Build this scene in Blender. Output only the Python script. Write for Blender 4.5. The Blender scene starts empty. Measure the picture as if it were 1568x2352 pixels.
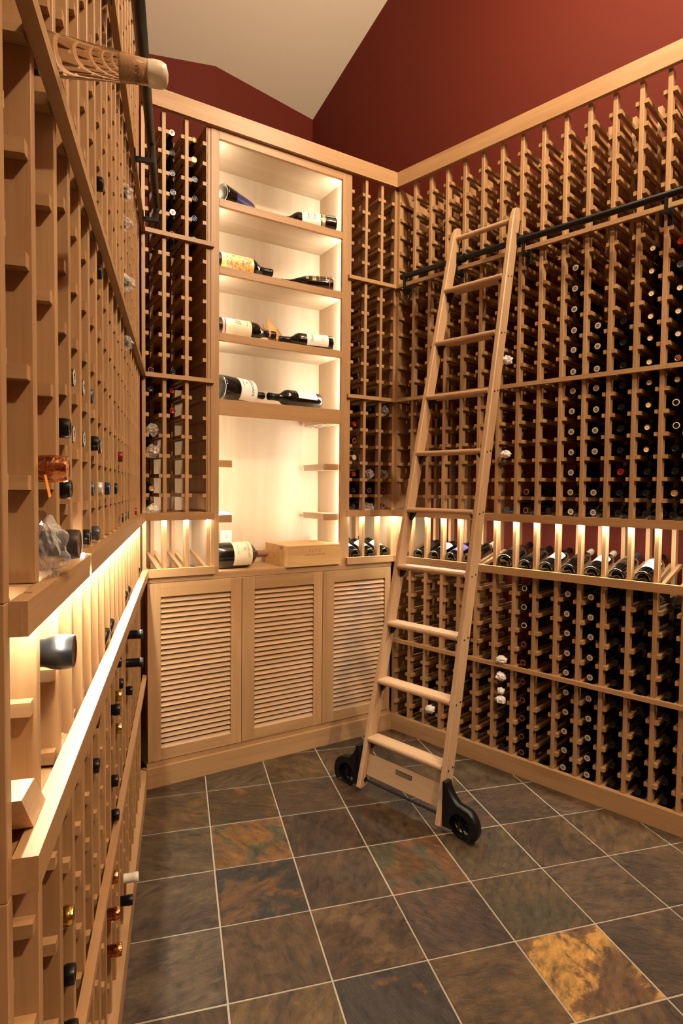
import bpy, bmesh, math, random
from mathutils import Vector, Matrix, noise
random.seed(7)
SC = bpy.context.scene
COL = SC.collection
# ---------------------------------------------------------------- camera, world, lights, exposure
PITCH, ROLL, CAMH = -0.037803618, 0.009371729, 1.5
def _pitch(v):
    c, s = math.cos(PITCH), math.sin(PITCH)
    return Vector((v[0], c*v[1]-s*v[2], s*v[1]+c*v[2]))
cam = bpy.data.cameras.new('camera'); camo = bpy.data.objects.new('camera', cam); COL.objects.link(camo)
_r = _pitch((math.cos(ROLL), 0, math.sin(ROLL))); _u = _pitch((-math.sin(ROLL), 0, math.cos(ROLL))); _f = _pitch((0, 1, 0))
camo.matrix_world = Matrix(((_r.x, _u.x, -_f.x, 0), (_r.y, _u.y, -_f.y, 0), (_r.z, _u.z, -_f.z, CAMH), (0, 0, 0, 1)))
cam.sensor_fit = 'VERTICAL'; cam.sensor_height = 36; cam.lens = 1366.94/2352*36; cam.clip_start = .01
SC.camera = camo
w = bpy.data.worlds.new('world'); SC.world = w; w.use_nodes = True
w.node_tree.nodes['Background'].inputs[0].default_value = (1, .75, .5, 1); w.node_tree.nodes['Background'].inputs[1].default_value = .005
SC.view_settings.view_transform = 'Standard'; SC.view_settings.look = 'None'; SC.view_settings.gamma = 1
SC.view_settings.use_curve_mapping = False
SC.view_settings.exposure = -0.06
WARM = (1.0, .81, .58)
def lamp(name, loc, power, radius=.045, color=WARM):
    l = bpy.data.lights.new(name, 'POINT'); l.energy = power; l.color = color; l.shadow_soft_size = radius
    o = bpy.data.objects.new(name, l); COL.objects.link(o); o.location = loc      # bulbs of the hanging fittings above the frame
for x, y, z, e in [(.60, 2.50, 4.3, 45), (1.10, 2.0, 4.3, 85), (1.75, 1.35, 4.3, 150), (2.05, -.70, 4.8, 500)]:
    lamp('ceiling_lamp', (x, y, z), e)
LED_RACK, LED_NICHE = 340.0, 105.0
# ---------------------------------------------------------------- materials
MATS = {}
def _mat(name):
    m = bpy.data.materials.new(name); m.use_nodes = True; MATS[name] = m
    return m, m.node_tree, m.node_tree.nodes['Principled BSDF']
def plain(name, col, rough=.5, metal=0, spec=.5, coat=0, bump=0, bscale=200, **kw):
    m, nt, b = _mat(name)
    b.inputs['Base Color'].default_value = (*col, 1); b.inputs['Roughness'].default_value = rough
    b.inputs['Metallic'].default_value = metal; b.inputs['Specular IOR Level'].default_value = spec; b.inputs['Coat Weight'].default_value = coat
    for k, v in kw.items(): b.inputs[k].default_value = v
    if bump:
        tc = nt.nodes.new('ShaderNodeTexCoord'); n = nt.nodes.new('ShaderNodeTexNoise'); n.inputs['Scale'].default_value = bscale
        bp = nt.nodes.new('ShaderNodeBump'); bp.inputs['Strength'].default_value = bump; bp.inputs['Distance'].default_value = .002
        nt.links.new(tc.outputs['Object'], n.inputs['Vector']); nt.links.new(n.outputs[0], bp.inputs['Height']); nt.links.new(bp.outputs[0], b.inputs['Normal'])
    return m
def wood(name, axis, light, dark, contrast=1.0, rough=.42, figure=.2, knots=False):
    m, nt, b = _mat(name); N = nt.nodes.new; L = nt.links.new
    tc = N('ShaderNodeTexCoord'); oi = N('ShaderNodeObjectInfo')
    mul = N('ShaderNodeMath'); mul.operation = 'MULTIPLY'; mul.inputs[1].default_value = 37.0; L(oi.outputs['Random'], mul.inputs[0])
    comb = N('ShaderNodeCombineXYZ'); 
    for k in range(3): L(mul.outputs[0], comb.inputs[k])
    add = N('ShaderNodeVectorMath'); add.operation = 'ADD'; L(tc.outputs['Object'], add.inputs[0]); L(comb.outputs[0], add.inputs[1])
    def stretched(s_across, s_along, detail):
        mp = N('ShaderNodeMapping'); sc = [s_across]*3; sc[axis] = s_along; mp.inputs['Scale'].default_value = sc
        L(add.outputs[0], mp.inputs['Vector']); n = N('ShaderNodeTexNoise'); n.inputs['Scale'].default_value = 1
        n.inputs['Detail'].default_value = detail; n.inputs['Distortion'].default_value = .6; L(mp.outputs[0], n.inputs['Vector']); return n
    fine = stretched(160, 5, 3); broad = stretched(14, 1.1, 3)
    r1 = N('ShaderNodeValToRGB'); r1.color_ramp.elements[0].position = .30; r1.color_ramp.elements[1].position = .72
    r1.color_ramp.elements[0].color = (*dark, 1); r1.color_ramp.elements[1].color = (*light, 1); L(broad.outputs[0], r1.inputs[0])
    mx = N('ShaderNodeMix'); mx.data_type = 'RGBA'; mx.blend_type = 'MULTIPLY'; mx.inputs['Factor'].default_value = figure*contrast
    r2 = N('ShaderNodeValToRGB'); r2.color_ramp.elements[0].position = .35; r2.color_ramp.elements[1].position = .65
    r2.color_ramp.elements[0].color = (.55, .42, .32, 1); r2.color_ramp.elements[1].color = (1, 1, 1, 1); L(fine.outputs[0], r2.inputs[0])
    L(r1.outputs[0], mx.inputs['A']); L(r2.outputs[0], mx.inputs['B'])
    hsv = N('ShaderNodeHueSaturation'); mr = N('ShaderNodeMapRange'); mr.inputs[3].default_value = .88; mr.inputs[4].default_value = 1.1
    L(oi.outputs['Random'], mr.inputs[0]); L(mr.outputs[0], hsv.inputs['Value']); L(mx.outputs['Result'], hsv.inputs['Color'])
    out = hsv.outputs[0]
    if knots:
        vo = N('ShaderNodeTexVoronoi'); vo.inputs['Scale'].default_value = 5.0; L(add.outputs[0], vo.inputs['Vector'])
        kr = N('ShaderNodeValToRGB'); kr.color_ramp.elements[0].position = .02; kr.color_ramp.elements[1].position = .09
        kr.color_ramp.elements[0].color = (.22, .1, .04, 1); kr.color_ramp.elements[1].color = (1, 1, 1, 1); L(vo.outputs[0], kr.inputs[0])
        m2 = N('ShaderNodeMix'); m2.data_type = 'RGBA'; m2.blend_type = 'MULTIPLY'; m2.inputs['Factor'].default_value = 1
        L(out, m2.inputs['A']); L(kr.outputs[0], m2.inputs['B']); out = m2.outputs['Result']
    L(out, b.inputs['Base Color']); b.inputs['Roughness'].default_value = rough; b.inputs['Specular IOR Level'].default_value = .35
    bp = N('ShaderNodeBump'); bp.inputs['Strength'].default_value = .12; bp.inputs['Distance'].default_value = .0006
    L(fine.outputs[0], bp.inputs['Height']); L(bp.outputs[0], b.inputs['Normal'])
WL, WD = (.435, .262, .124), (.335, .182, .078)
wood('rack_wood_along_x', 0, WL, WD); wood('rack_wood_along_y', 1, WL, WD); wood('rack_wood_along_z', 2, WL, WD)
PL, PD = (.60, .47, .32), (.53, .395, .255)
wood('panel_wood_along_x', 0, PL, PD, .35); wood('panel_wood_along_y', 1, PL, PD, .35); wood('panel_wood_along_z', 2, PL, PD, .35)
wood('ladder_wood_along_x', 0, (.52, .34, .19), (.44, .27, .14), 1.0); wood('ladder_wood_along_z', 2, (.52, .34, .19), (.44, .27, .14), 1.0)
wood('crate_pine', 0, (.70, .46, .20), (.58, .33, .12), 1.2, knots=True); wood('block_pine', 1, (.85, .62, .38), (.72, .48, .26), 1.3)
plain('wall_red_paint', (.088, .0102, .0037), .75, bump=.15, bscale=350, spec=.2)
plain('ceiling_paint', (.56, .47, .36), .9, bump=.1, bscale=300, spec=.1)
plain('grout', (.30, .255, .19), .9, bump=.5, bscale=260)
plain('black_metal', (.004, .004, .004), .42, .0, .35)
plain('dark_glass', (.004, .004, .003), .06, 0, .6, coat=.3)
plain('foil_black', (.004, .004, .004), .32, 0, .3)
plain('foil_dusk', (.030, .020, .016), .35); plain('foil_grey', (.07, .08, .10), .3, .5)
plain('foil_white', (.72, .66, .52), .4)
plain('foil_red', (.22, .012, .012), .3, .3)
plain('foil_blue', (.02, .03, .10), .25, .4)
plain('foil_copper', (.75, .32, .14), .22, 1, bump=.9, bscale=110)
plain('foil_gold', (.75, .50, .14), .22, 1, bump=.8, bscale=140)
plain('foil_silver', (.62, .56, .44), .38, .4)
plain('cap_center', (.16, .13, .11), .35, .5)
plain('cork', (.58, .36, .17), .8, bump=.6, bscale=300)
plain('cork_cap', (.68, .47, .27), .6)
plain('paper_cream', (.80, .70, .48), .7); plain('paper_white', (.86, .82, .76), .65); plain('paper_blue', (.02, .018, .11), .35)
plain('paper_purple', (.14, .10, .38), .6); plain('paper_black', (.012, .009, .009), .4); plain('ink_black', (.02, .016, .014), .6)
plain('ink_gold', (.62, .40, .13), .35, .6); plain('ink_red', (.40, .06, .03), .6); plain('ink_brown', (.26, .11, .05), .7); plain('paper_pink', (.60, .22, .17), .6)
plain('tissue', (.78, .72, .66), .75, bump=.4, bscale=120)
plain('dried_leaf', (.52, .30, .11), .7, bump=.6, bscale=90)
plain('wax', (.86, .78, .55), .25, coat=.6)
plain('outlet_white', (.85, .84, .80), .3); plain('orange_tag', (.85, .28, .03), .5)
plain('nameplate_bronze', (.16, .10, .055), .45, .3)
plain('clear_glass', (1, .93, .86), .0, spec=.5, **{'Transmission Weight': 1.0, 'IOR': 1.45})
plain('rose_wine', (.97, .72, .52), .02, **{'Transmission Weight': 1.0, 'IOR': 1.34})
def art_label():
    m, nt, b = _mat('paper_art'); N = nt.nodes.new
    tc = N('ShaderNodeTexCoord'); n = N('ShaderNodeTexNoise'); n.inputs['Scale'].default_value = 38; n.inputs['Distortion'].default_value = 2.2
    r = N('ShaderNodeValToRGB'); r.color_ramp.interpolation = 'CONSTANT'
    els = r.color_ramp.elements; els[0].color = (.78, .70, .58, 1); els[1].position = .44; els[1].color = (.85, .56, .12, 1)
    e = els.new(.57); e.color = (.55, .10, .05, 1); e = els.new(.64); e.color = (.86, .72, .40, 1)
    nt.links.new(tc.outputs['Object'], n.inputs['Vector']); nt.links.new(n.outputs[0], r.inputs[0]); nt.links.new(r.outputs[0], b.inputs['Base Color']); b.inputs['Roughness'].default_value = .5
art_label()
def plastic():
    m, nt, b = _mat('clear_plastic'); N = nt.nodes.new
    out = nt.nodes['Material Output']; tr = N('ShaderNodeBsdfTransparent'); tr.inputs[0].default_value = (.95, .93, .9, 1)
    b.inputs['Base Color'].default_value = (.92, .88, .82, 1); b.inputs['Roughness'].default_value = .1; b.inputs['Specular IOR Level'].default_value = .8
    mx = N('ShaderNodeMixShader'); lw = N('ShaderNodeLayerWeight'); lw.inputs[0].default_value = .35
    mr = N('ShaderNodeMapRange'); mr.inputs[3].default_value = .10; mr.inputs[4].default_value = .62
    nt.links.new(lw.outputs['Facing'], mr.inputs[0]); nt.links.new(mr.outputs[0], mx.inputs[0]); nt.links.new(tr.outputs[0], mx.inputs[1]); nt.links.new(b.outputs[0], mx.inputs[2])
    nt.links.new(mx.outputs[0], out.inputs[0])
plastic()
def emit(name, col, s):
    m, nt, b = _mat(name); b.inputs['Base Color'].default_value = (0, 0, 0, 1)
    b.inputs['Emission Color'].default_value = (*col, 1); b.inputs['Emission Strength'].default_value = s
emit('led_rack', (1, .93, .78), LED_RACK); emit('led_niche', (1, .95, .83), LED_NICHE); emit('led_joint', (1, .90, .78), LED_RACK)
def slate():
    m, nt, b = _mat('slate'); N = nt.nodes.new; L = nt.links.new
    tc = N('ShaderNodeTexCoord'); oi = N('ShaderNodeObjectInfo')
    mul = N('ShaderNodeMath'); mul.operation = 'MULTIPLY'; mul.inputs[1].default_value = 53.0; L(oi.outputs['Random'], mul.inputs[0])
    cb = N('ShaderNodeCombineXYZ'); [L(mul.outputs[0], cb.inputs[k]) for k in range(3)]
    rot = N('ShaderNodeVectorRotate'); rot.rotation_type = 'Z_AXIS'; L(tc.outputs['Object'], rot.inputs['Vector']); L(mul.outputs[0], rot.inputs['Angle'])
    ad = N('ShaderNodeVectorMath'); ad.operation = 'ADD'; L(rot.outputs[0], ad.inputs[0]); L(cb.outputs[0], ad.inputs[1])
    def nz(scale, detail, dist, stretch=1):
        mp = N('ShaderNodeMapping'); mp.inputs['Scale'].default_value = (scale, scale*stretch, scale); L(ad.outputs[0], mp.inputs['Vector'])
        n = N('ShaderNodeTexNoise'); n.inputs['Scale'].default_value = 1; n.inputs['Detail'].default_value = detail; n.inputs['Distortion'].default_value = dist; n.inputs['Roughness'].default_value = .68
        L(mp.outputs[0], n.inputs['Vector']); return n
    c1 = N('ShaderNodeAttribute'); c1.attribute_type = 'OBJECT'; c1.attribute_name = 'stone_main'
    c2 = N('ShaderNodeAttribute'); c2.attribute_type = 'OBJECT'; c2.attribute_name = 'stone_stain'
    th = N('ShaderNodeAttribute'); th.attribute_type = 'OBJECT'; th.attribute_name = 'stone_split'
    big = nz(5.0, 6, .3); sub = N('ShaderNodeMath'); sub.operation = 'SUBTRACT'; L(big.outputs[0], sub.inputs[0]); L(th.outputs['Fac'], sub.inputs[1])
    mr = N('ShaderNodeMapRange'); mr.inputs[1].default_value = -.02; mr.inputs[2].default_value = .035; L(sub.outputs[0], mr.inputs[0])
    mx = N('ShaderNodeMix'); mx.data_type = 'RGBA'; L(mr.outputs[0], mx.inputs['Factor']); L(c1.outputs['Color'], mx.inputs['A']); L(c2.outputs['Color'], mx.inputs['B'])
    md = nz(24, 10, .25, 1.9); r = N('ShaderNodeValToRGB'); r.color_ramp.elements[0].position = .36; r.color_ramp.elements[1].position = .66
    r.color_ramp.elements[0].color = (.22, .21, .20, 1); r.color_ramp.elements[1].color = (1.9, 1.75, 1.5, 1)
    m_b = nz(8, 4, .4, 2.4); avg = N('ShaderNodeMix'); avg.inputs['Factor'].default_value = .45; L(md.outputs[0], avg.inputs['A']); L(m_b.outputs[0], avg.inputs['B']); L(avg.outputs['Result'], r.inputs[0])
    m2 = N('ShaderNodeMix'); m2.data_type = 'RGBA'; m2.blend_type = 'MULTIPLY'; m2.inputs['Factor'].default_value = .9; L(mx.outputs['Result'], m2.inputs['A']); L(r.outputs[0], m2.inputs['B'])
    lay = nz(5.0, 9, .35, 1.8)                                   # cleft layers: stepped height with pale broken edges
    dv = N('ShaderNodeMath'); dv.operation = 'DIVIDE'; dv.inputs[1].default_value = .085; L(lay.outputs[0], dv.inputs[0])
    fl = N('ShaderNodeMath'); fl.operation = 'FLOOR'; L(dv.outputs[0], fl.inputs[0]); fc = N('ShaderNodeMath'); fc.operation = 'FRACT'; L(dv.outputs[0], fc.inputs[0])
    em = N('ShaderNodeMapRange'); em.inputs[1].default_value = .0; em.inputs[2].default_value = .10; em.inputs[3].default_value = .55; em.inputs[4].default_value = 0; L(fc.outputs[0], em.inputs[0])
    brk = nz(30, 2, 0); bm_ = N('ShaderNodeMath'); bm_.operation = 'MULTIPLY'; L(em.outputs[0], bm_.inputs[0]); br = N('ShaderNodeMapRange'); br.inputs[1].default_value = .45; br.inputs[2].default_value = .6; L(brk.outputs[0], br.inputs[0]); L(br.outputs[0], bm_.inputs[1])
    m3 = N('ShaderNodeMix'); m3.data_type = 'RGBA'; L(bm_.outputs[0], m3.inputs['Factor']); L(m2.outputs['Result'], m3.inputs['A']); m3.inputs['B'].default_value = (.22, .18, .13, 1)
    L(m3.outputs['Result'], b.inputs['Base Color'])
    rr = N('ShaderNodeMapRange'); rr.inputs[3].default_value = .28; rr.inputs[4].default_value = .6; L(md.outputs[0], rr.inputs[0]); L(rr.outputs[0], b.inputs['Roughness'])
    sm = N('ShaderNodeMath'); sm.operation = 'MULTIPLY_ADD'; sm.inputs[1].default_value = .16; L(fl.outputs[0], sm.inputs[0]); L(md.outputs[0], sm.inputs[2])
    bp = N('ShaderNodeBump'); bp.inputs['Strength'].default_value = .9; bp.inputs['Distance'].default_value = .009; L(sm.outputs[0], bp.inputs['Height']); L(bp.outputs[0], b.inputs['Normal'])
slate()
# ---------------------------------------------------------------- helpers
def M(name): return MATS[name]
def link(name, data, parent=None):
    o = bpy.data.objects.new(name, data); COL.objects.link(o)
    if parent: o.parent = parent
    return o
def tag(o, label, cat, group=None):
    o['label'] = label; o['category'] = cat
    if group: o['group'] = group
    return o
class Frame:
    def __init__(s, ox, oy, ang): s.o = Vector((ox, oy, 0)); s.a = ang
    def world(s, x, y, z=0):
        c, n = math.cos(s.a), math.sin(s.a); return Vector((s.o.x+c*x-n*y, s.o.y+n*x+c*y, z))
P1, P2 = (-.9537142, 2.9053278), (.3219769, 3.6902285)
LB = math.dist(P1, P2)
FR = Frame(*P2, math.atan2(-.70204549, .7121321))          # x = s (corner towards camera), y into the wall
FB = Frame(*P1, math.atan2(.52402967, .85170001))          # x = LB - s (left to right)
FL = Frame(*P1, math.atan2(.96492076, -.26254129))         # x = -s
def thing(name, label, cat, fr, x=0, y=0, z=0, group=None):
    o = link(name, None); o.empty_display_size = .05
    o.location = fr.world(x, y, z); o.rotation_euler = (0, 0, fr.a); o['org'] = (x, y, z)
    return tag(o, label, cat, group)
def structure(name, fr):
    o = link(name, None); o.location = fr.world(0, 0, 0); o.rotation_euler = (0, 0, fr.a); o['org'] = (0., 0., 0.); o['kind'] = 'structure'
    return o
CACHE = {}
def boxmesh(dx, dy, dz, mat, bev=0):
    key = (round(dx, 4), round(dy, 4), round(dz, 4), mat, bev)
    if key in CACHE: return CACHE[key]
    bm = bmesh.new(); bmesh.ops.create_cube(bm, size=1); bmesh.ops.scale(bm, vec=(dx, dy, dz), verts=bm.verts)
    if bev: bmesh.ops.bevel(bm, geom=bm.edges[:], offset=bev, segments=1, affect='EDGES')
    me = bpy.data.meshes.new('box'); bm.to_mesh(me); bm.free(); me.materials.append(M(mat)); CACHE[key] = me
    return me
def box(name, parent, mat, x0, x1, y0, y1, z0, z1, bev=0):
    og = parent.get('org', (0, 0, 0)) if parent else (0, 0, 0)
    o = link(name, boxmesh(abs(x1-x0), abs(y1-y0), abs(z1-z0), mat, bev), parent)
    o.location = ((x0+x1)/2-og[0], (y0+y1)/2-og[1], (z0+z1)/2-og[2]); return o
def pymesh(name, verts, faces, mats, smooth=False, fm=None):
    me = bpy.data.meshes.new(name); me.from_pydata(verts, [], faces); 
    for m in (mats if isinstance(mats, (list, tuple)) else [mats]): me.materials.append(M(m))
    if fm: 
        for p, k in zip(me.polygons, fm): p.material_index = k
    if smooth: me.polygons.foreach_set('use_smooth', [True]*len(me.polygons))
    me.update(); return me
def prism(name, parent, mat, poly, z0, z1, local=True):
    """poly: counter-clockwise xy outline, extruded from z0 to z1"""
    og = parent.get('org', (0, 0, 0)) if parent else (0, 0, 0); n = len(poly)
    v = [(x-og[0], y-og[1], z0-og[2]) for x, y in poly]+[(x-og[0], y-og[1], z1-og[2]) for x, y in poly]
    f = [list(range(n))[::-1], [n+i for i in range(n)]]+[[i, (i+1) % n, n+(i+1) % n, n+i] for i in range(n)]
    return link(name, pymesh(name, v, f, mat), parent)
def board(name, parent, mat, x0, x1, y0, y1, z0, z1, m0=0., m1=0.):
    """board along x with mitred ends: the back edge runs on by m0 / m1 per unit of depth"""
    d = y1-y0
    return prism(name, parent, mat, [(x0, y0), (x1, y0), (x1+m1*d, y1), (x0-m0*d, y1)], z0, z1)
def lathe(profile, seg, mats, close=True):
    """profile: list of (r, z, material index of the band that starts here)"""
    v, f, fm = [], [], []
    for r, z, _ in profile:
        for k in range(seg):
            a = 2*math.pi*k/seg; v.append((r*math.cos(a), r*math.sin(a), z))
    for i in range(len(profile)-1):
        for k in range(seg):
            f.append([i*seg+k, i*seg+(k+1) % seg, (i+1)*seg+(k+1) % seg, (i+1)*seg+k]); fm.append(profile[i][2])
    if close:
        f.append(list(range(seg))[::-1]); fm.append(profile[0][2])
        b = (len(profile)-1)*seg; f.append([b+k for k in range(seg)]); fm.append(profile[-1][2])
    me = pymesh('lathe', v, f, mats, True, fm)
    return me
def tube(name, parent, mat, p, q, r, seg=14):
    p, q = Vector(p), Vector(q); d = q-p
    key = ('tube', round(d.length, 4), r, mat, seg)
    if key not in CACHE: CACHE[key] = sharp(lathe([(r, 0, 0), (r, d.length, 0)], seg, mat))
    og = Vector(parent.get('org', (0, 0, 0))) if parent else Vector((0, 0, 0))
    o = link(name, CACHE[key], parent); o.location = p-og; o.rotation_mode = 'QUATERNION'; o.rotation_quaternion = d.to_track_quat('Z', 'Y'); return o
def sharp(me, ang=40):
    bm = bmesh.new(); bm.from_mesh(me)
    for e in bm.edges:
        if len(e.link_faces) == 2 and e.calc_face_angle(0) > math.radians(ang): e.smooth = False
    bm.to_mesh(me); bm.free(); return me
ORD = ['first', 'second', 'third', 'fourth', 'fifth', 'sixth', 'seventh', 'eighth', 'ninth', 'tenth', 'eleventh', 'twelfth', 'thirteenth', 'fourteenth', 'fifteenth', 'sixteenth', 'seventeenth', 'eighteenth', 'nineteenth', 'twentieth', 'twenty-first']
# ---------------------------------------------------------------- heights shared by the three walls
CRT, CRB, R1, R2, R3 = 3.4244, 3.337, 2.7528, 2.0622, .5743
ULT, ULB, LLT, LLB, BASE = 1.3768, 1.3383, 1.0955, 1.0555, .0935
TH = .019; PY = .019; PD_ = .038; RW = .018; DEPTH = .305
TIERS = [  # word, z0, z1, rail centres (the last is the base row), bottom board z range
    ('top', R1, CRB, [3.245, 3.145, 3.045, 2.947, 2.85, R1-.0095], (R1-.021, R1)),
    ('middle', R2, R1-.021, [2.655, 2.555, 2.455, 2.355, 2.255, 2.158, R2-.0095], (R2-.021, R2)),
    ('third', ULT, R2-.021, [1.96, 1.86, 1.76, 1.66, 1.56, 1.463, ULT-.0095], (ULB, ULT)),
    ('upper low', R3, LLB, [.958, .859, .762, .661, R3-.0095], (R3-.021, R3)),
    ('bottom', BASE, R3-.021, [.462, .364, .267, .169, BASE-.0095], None)]
LEVELS = [z for t in TIERS for z in t[3]]
MAGNUM = {'top': [3.16, 3.024, 2.888, R1-.0095], 'middle': [2.60, 2.463, 2.327, 2.19, R2-.0095], 'third': [1.912, 1.777, 1.641, 1.505, ULT-.0095], 'upper low': [.936, .804, .672, R3-.0095], 'bottom': [.43, .297, .165, BASE-.0095]}
MR = math.tan(math.radians((180-103.8)/2)); ML = math.tan(math.radians((180-106.4)/2))   # mitres at the two corners
# ---------------------------------------------------------------- room shell
D = .34
ceil_n = Vector((.41085912, -.35640817, -.83914719)); K3 = Vector((-.2525, 4.748, 4.376))
def isect(p, d, q, e):
    t = ((q[0]-p[0])*e[1]-(q[1]-p[1])*e[0])/(d[0]*e[1]-d[1]*e[0]); return (p[0]+d[0]*t, p[1]+d[1]*t)
Ro = FR.world(0, .35); Rd = (.7121321, -.70204549); Lo = FL.world(0, D); Ld = (-.26254129, .96492076)
K = (K3.x, K3.y); Mw = (-.8751, 4.1165); Nw = isect(Mw, (-.8517, -.524), (Lo.x, Lo.y), Ld)
Rend = (Ro.x+Rd[0]*5.6, Ro.y+Rd[1]*5.6); Lend = (Lo.x-Ld[0]*6.2, Lo.y-Ld[1]*6.2)
ZT = 5.6
def wallslab(name, a, b, mat='wall_red_paint', t=.1, z1=ZT, ea=.06, eb=.06):
    a, b = Vector(a), Vector(b); d = (b-a).normalized(); n = Vector((d.y, -d.x))
    o = prism(name, None, mat, [tuple(a-d*ea), tuple(a+n*t-d*ea), tuple(b+n*t+d*eb), tuple(b+d*eb)], -.1, z1); o['kind'] = 'structure'; return o
wallslab('wall_right', Rend, K); wallslab('wall_back', K, Mw, eb=0); wallslab('wall_back_left', Mw, Nw, ea=0); wallslab('wall_left', Nw, Lend); wallslab('wall_behind', Lend, Rend)
Z_FLAT = 5.05
def cz(x, y): return K3.z+(ceil_n.x*(x-K3.x)+ceil_n.y*(y-K3.y))/-ceil_n.z
g = math.hypot(ceil_n.x, ceil_n.y)/abs(ceil_n.z); run = (Z_FLAT-K3.z)/g; rd = Vector((ceil_n.x, ceil_n.y)).normalized()
if cz(K3.x+rd.x, K3.y+rd.y) < K3.z: rd = -rd
pd = Vector((-rd.y, rd.x)); k2 = Vector(K)
v = []
for a, b in ((-1.6, -3.2), (-1.6, 3.2), (run, 4.6), (run, -4.6), (8.5, 4.6), (8.5, -4.6)):
    p = k2+rd*a+pd*b; z = K3.z+g*min(a, run); v.append((p.x, p.y, z))
v += [(x, y, z+.1) for x, y, z in v]
o = link('ceiling', pymesh('ceiling', v, [[0, 1, 2, 3], [3, 2, 4, 5], [6, 9, 8, 7], [9, 11, 10, 8], [0, 6, 7, 1], [4, 10, 11, 5], [1, 7, 8, 2], [2, 8, 10, 4], [3, 9, 6, 0], [5, 11, 9, 3]], 'ceiling_paint')); o['kind'] = 'structure'
# floor: grout bed and one slab of slate per tile
floor = prism('floor', None, 'grout', [(-3, -4), (5.2, -4), (5.2, 5.5), (-3, 5.5)], -.1, -.0025); floor['kind'] = 'structure'
aT = -.27039994; cT, sT = math.cos(aT), math.sin(aT); tu, tv, tp = .1427499, 1.7034133, .3148349
def srgb(r, g, b): return tuple(k*((c/255)/12.92 if c/255 <= .04045 else ((c/255+.055)/1.055)**2.4) for c, k in ((r, .42), (g, .375), (b, .30)))
SPEC = {(0, 2): ((100, 100, 80), (152, 114, 64), .47), (2, 1): ((98, 98, 80), (130, 92, 52), .52), (3, -1): ((232, 186, 104), (132, 100, 66), .50), (2, -1): ((122, 98, 58), (104, 82, 52), .5),
        (1, -1): ((68, 62, 56), (150, 112, 52), .58), (0, 1): ((60, 56, 52), (118, 88, 52), .52), (0, 3): ((88, 70, 40), (140, 100, 44), .55), (3, 1): ((104, 92, 70), (92, 76, 54), .5), (3, 0): ((94, 86, 64), (110, 92, 60), .5),
        (2, 0): ((104, 80, 62), (82, 62, 50), .5), (1, 0): ((122, 100, 74), (90, 68, 46), .5), (1, 1): ((92, 76, 62), (106, 84, 60), .5), (0, 0): ((104, 82, 54), (76, 58, 40), .55), (1, 2): ((92, 70, 48), (74, 58, 44), .5),
        (-1, 0): ((112, 100, 86), (84, 70, 56), .5), (-1, 1): ((104, 90, 74), (84, 68, 52), .52), (2, 2): ((78, 60, 42), (96, 78, 48), .5), (4, 0): ((112, 92, 70), (92, 74, 54), .5), (0, -1): ((126, 106, 72), (108, 88, 58), .5)}
BASIS = [((108, 86, 60), (84, 66, 46)), ((100, 82, 58), (120, 94, 58)), ((96, 76, 56), (74, 60, 46)), ((116, 94, 66), (92, 72, 48)), ((102, 88, 66), (84, 70, 52))]
def tilemesh():
    h = tp/2-.0028; bm = bmesh.new(); bmesh.ops.create_cube(bm, size=1); bmesh.ops.scale(bm, vec=(2*h, 2*h, .02), verts=bm.verts)
    bmesh.ops.bevel(bm, geom=[e for e in bm.edges if all(vv.co.z > 0 for vv in e.verts)], offset=.0022, segments=1, affect='EDGES')
    me = bpy.data.meshes.new('tile'); bm.to_mesh(me); bm.free(); me.materials.append(M('slate')); return me
TM = tilemesh(); rt = random.Random(5)
for i in range(-4, 9):
    for j in range(-3, 7):
        u, wv = tu+(i+.5)*tp, tv+(j+.5)*tp; x, y = cT*u+sT*wv, -sT*u+cT*wv
        offR = -(Vector((x, y))-Vector(P2)).dot(Vector((.70204549, .7121321))); offB = -(Vector((x, y))-Vector(P1)).dot(Vector((-.52402967, .85170001))); offL = -(Vector((x, y))-Vector(P1)).dot(Vector((-.96492076, -.26254129)))
        if min(offR, offB, offL) < -.2 or y < .55 or x > 2.6: continue
        t = link('tile', TM, floor); t.location = (x, y, -.010+rt.uniform(-.0006, .0006)); t.rotation_euler = (rt.uniform(-.002, .002), rt.uniform(-.002, .002), -aT+rt.choice((0, 1, 2, 3))*math.pi/2)
        a, b, sp = SPEC.get((i, j), (*rt.choice(BASIS), rt.uniform(.45, .6)))
        t['stone_main'] = srgb(*a); t['stone_stain'] = srgb(*b); t['stone_split'] = sp
# ---------------------------------------------------------------- crown and base boards
R_END = 1.985; L_END = 2.352
def trim(name, fr, x0, x1, z0, z1, y0, y1, m0, m1):
    s = structure(name, fr); board('board', s, 'rack_wood_along_x', x0, x1, y0, y1, z0, z1, m0, m1); return s
trim('trim_1', FR, 0, R_END, CRB, CRT, -.004, .018, MR, 0); trim('trim_2', FB, 0, LB, CRB, CRT, -.004, .018, ML, MR); trim('trim_3', FL, -L_END, 0, CRB, CRT, -.004, .018, 0, ML)
trim('baseboard_right', FR, 0, R_END, 0, BASE, 0, .03, MR, 0); trim('baseboard_left', FL, -L_END, 0, 0, BASE, 0, .03, 0, ML)
bs = structure('baseboard_back', FB); prism('board', bs, 'rack_wood_along_x', [(0, -.006), (LB, -.006), (LB+.02, .03), (-.02, .03)], 0, .1)
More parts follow.
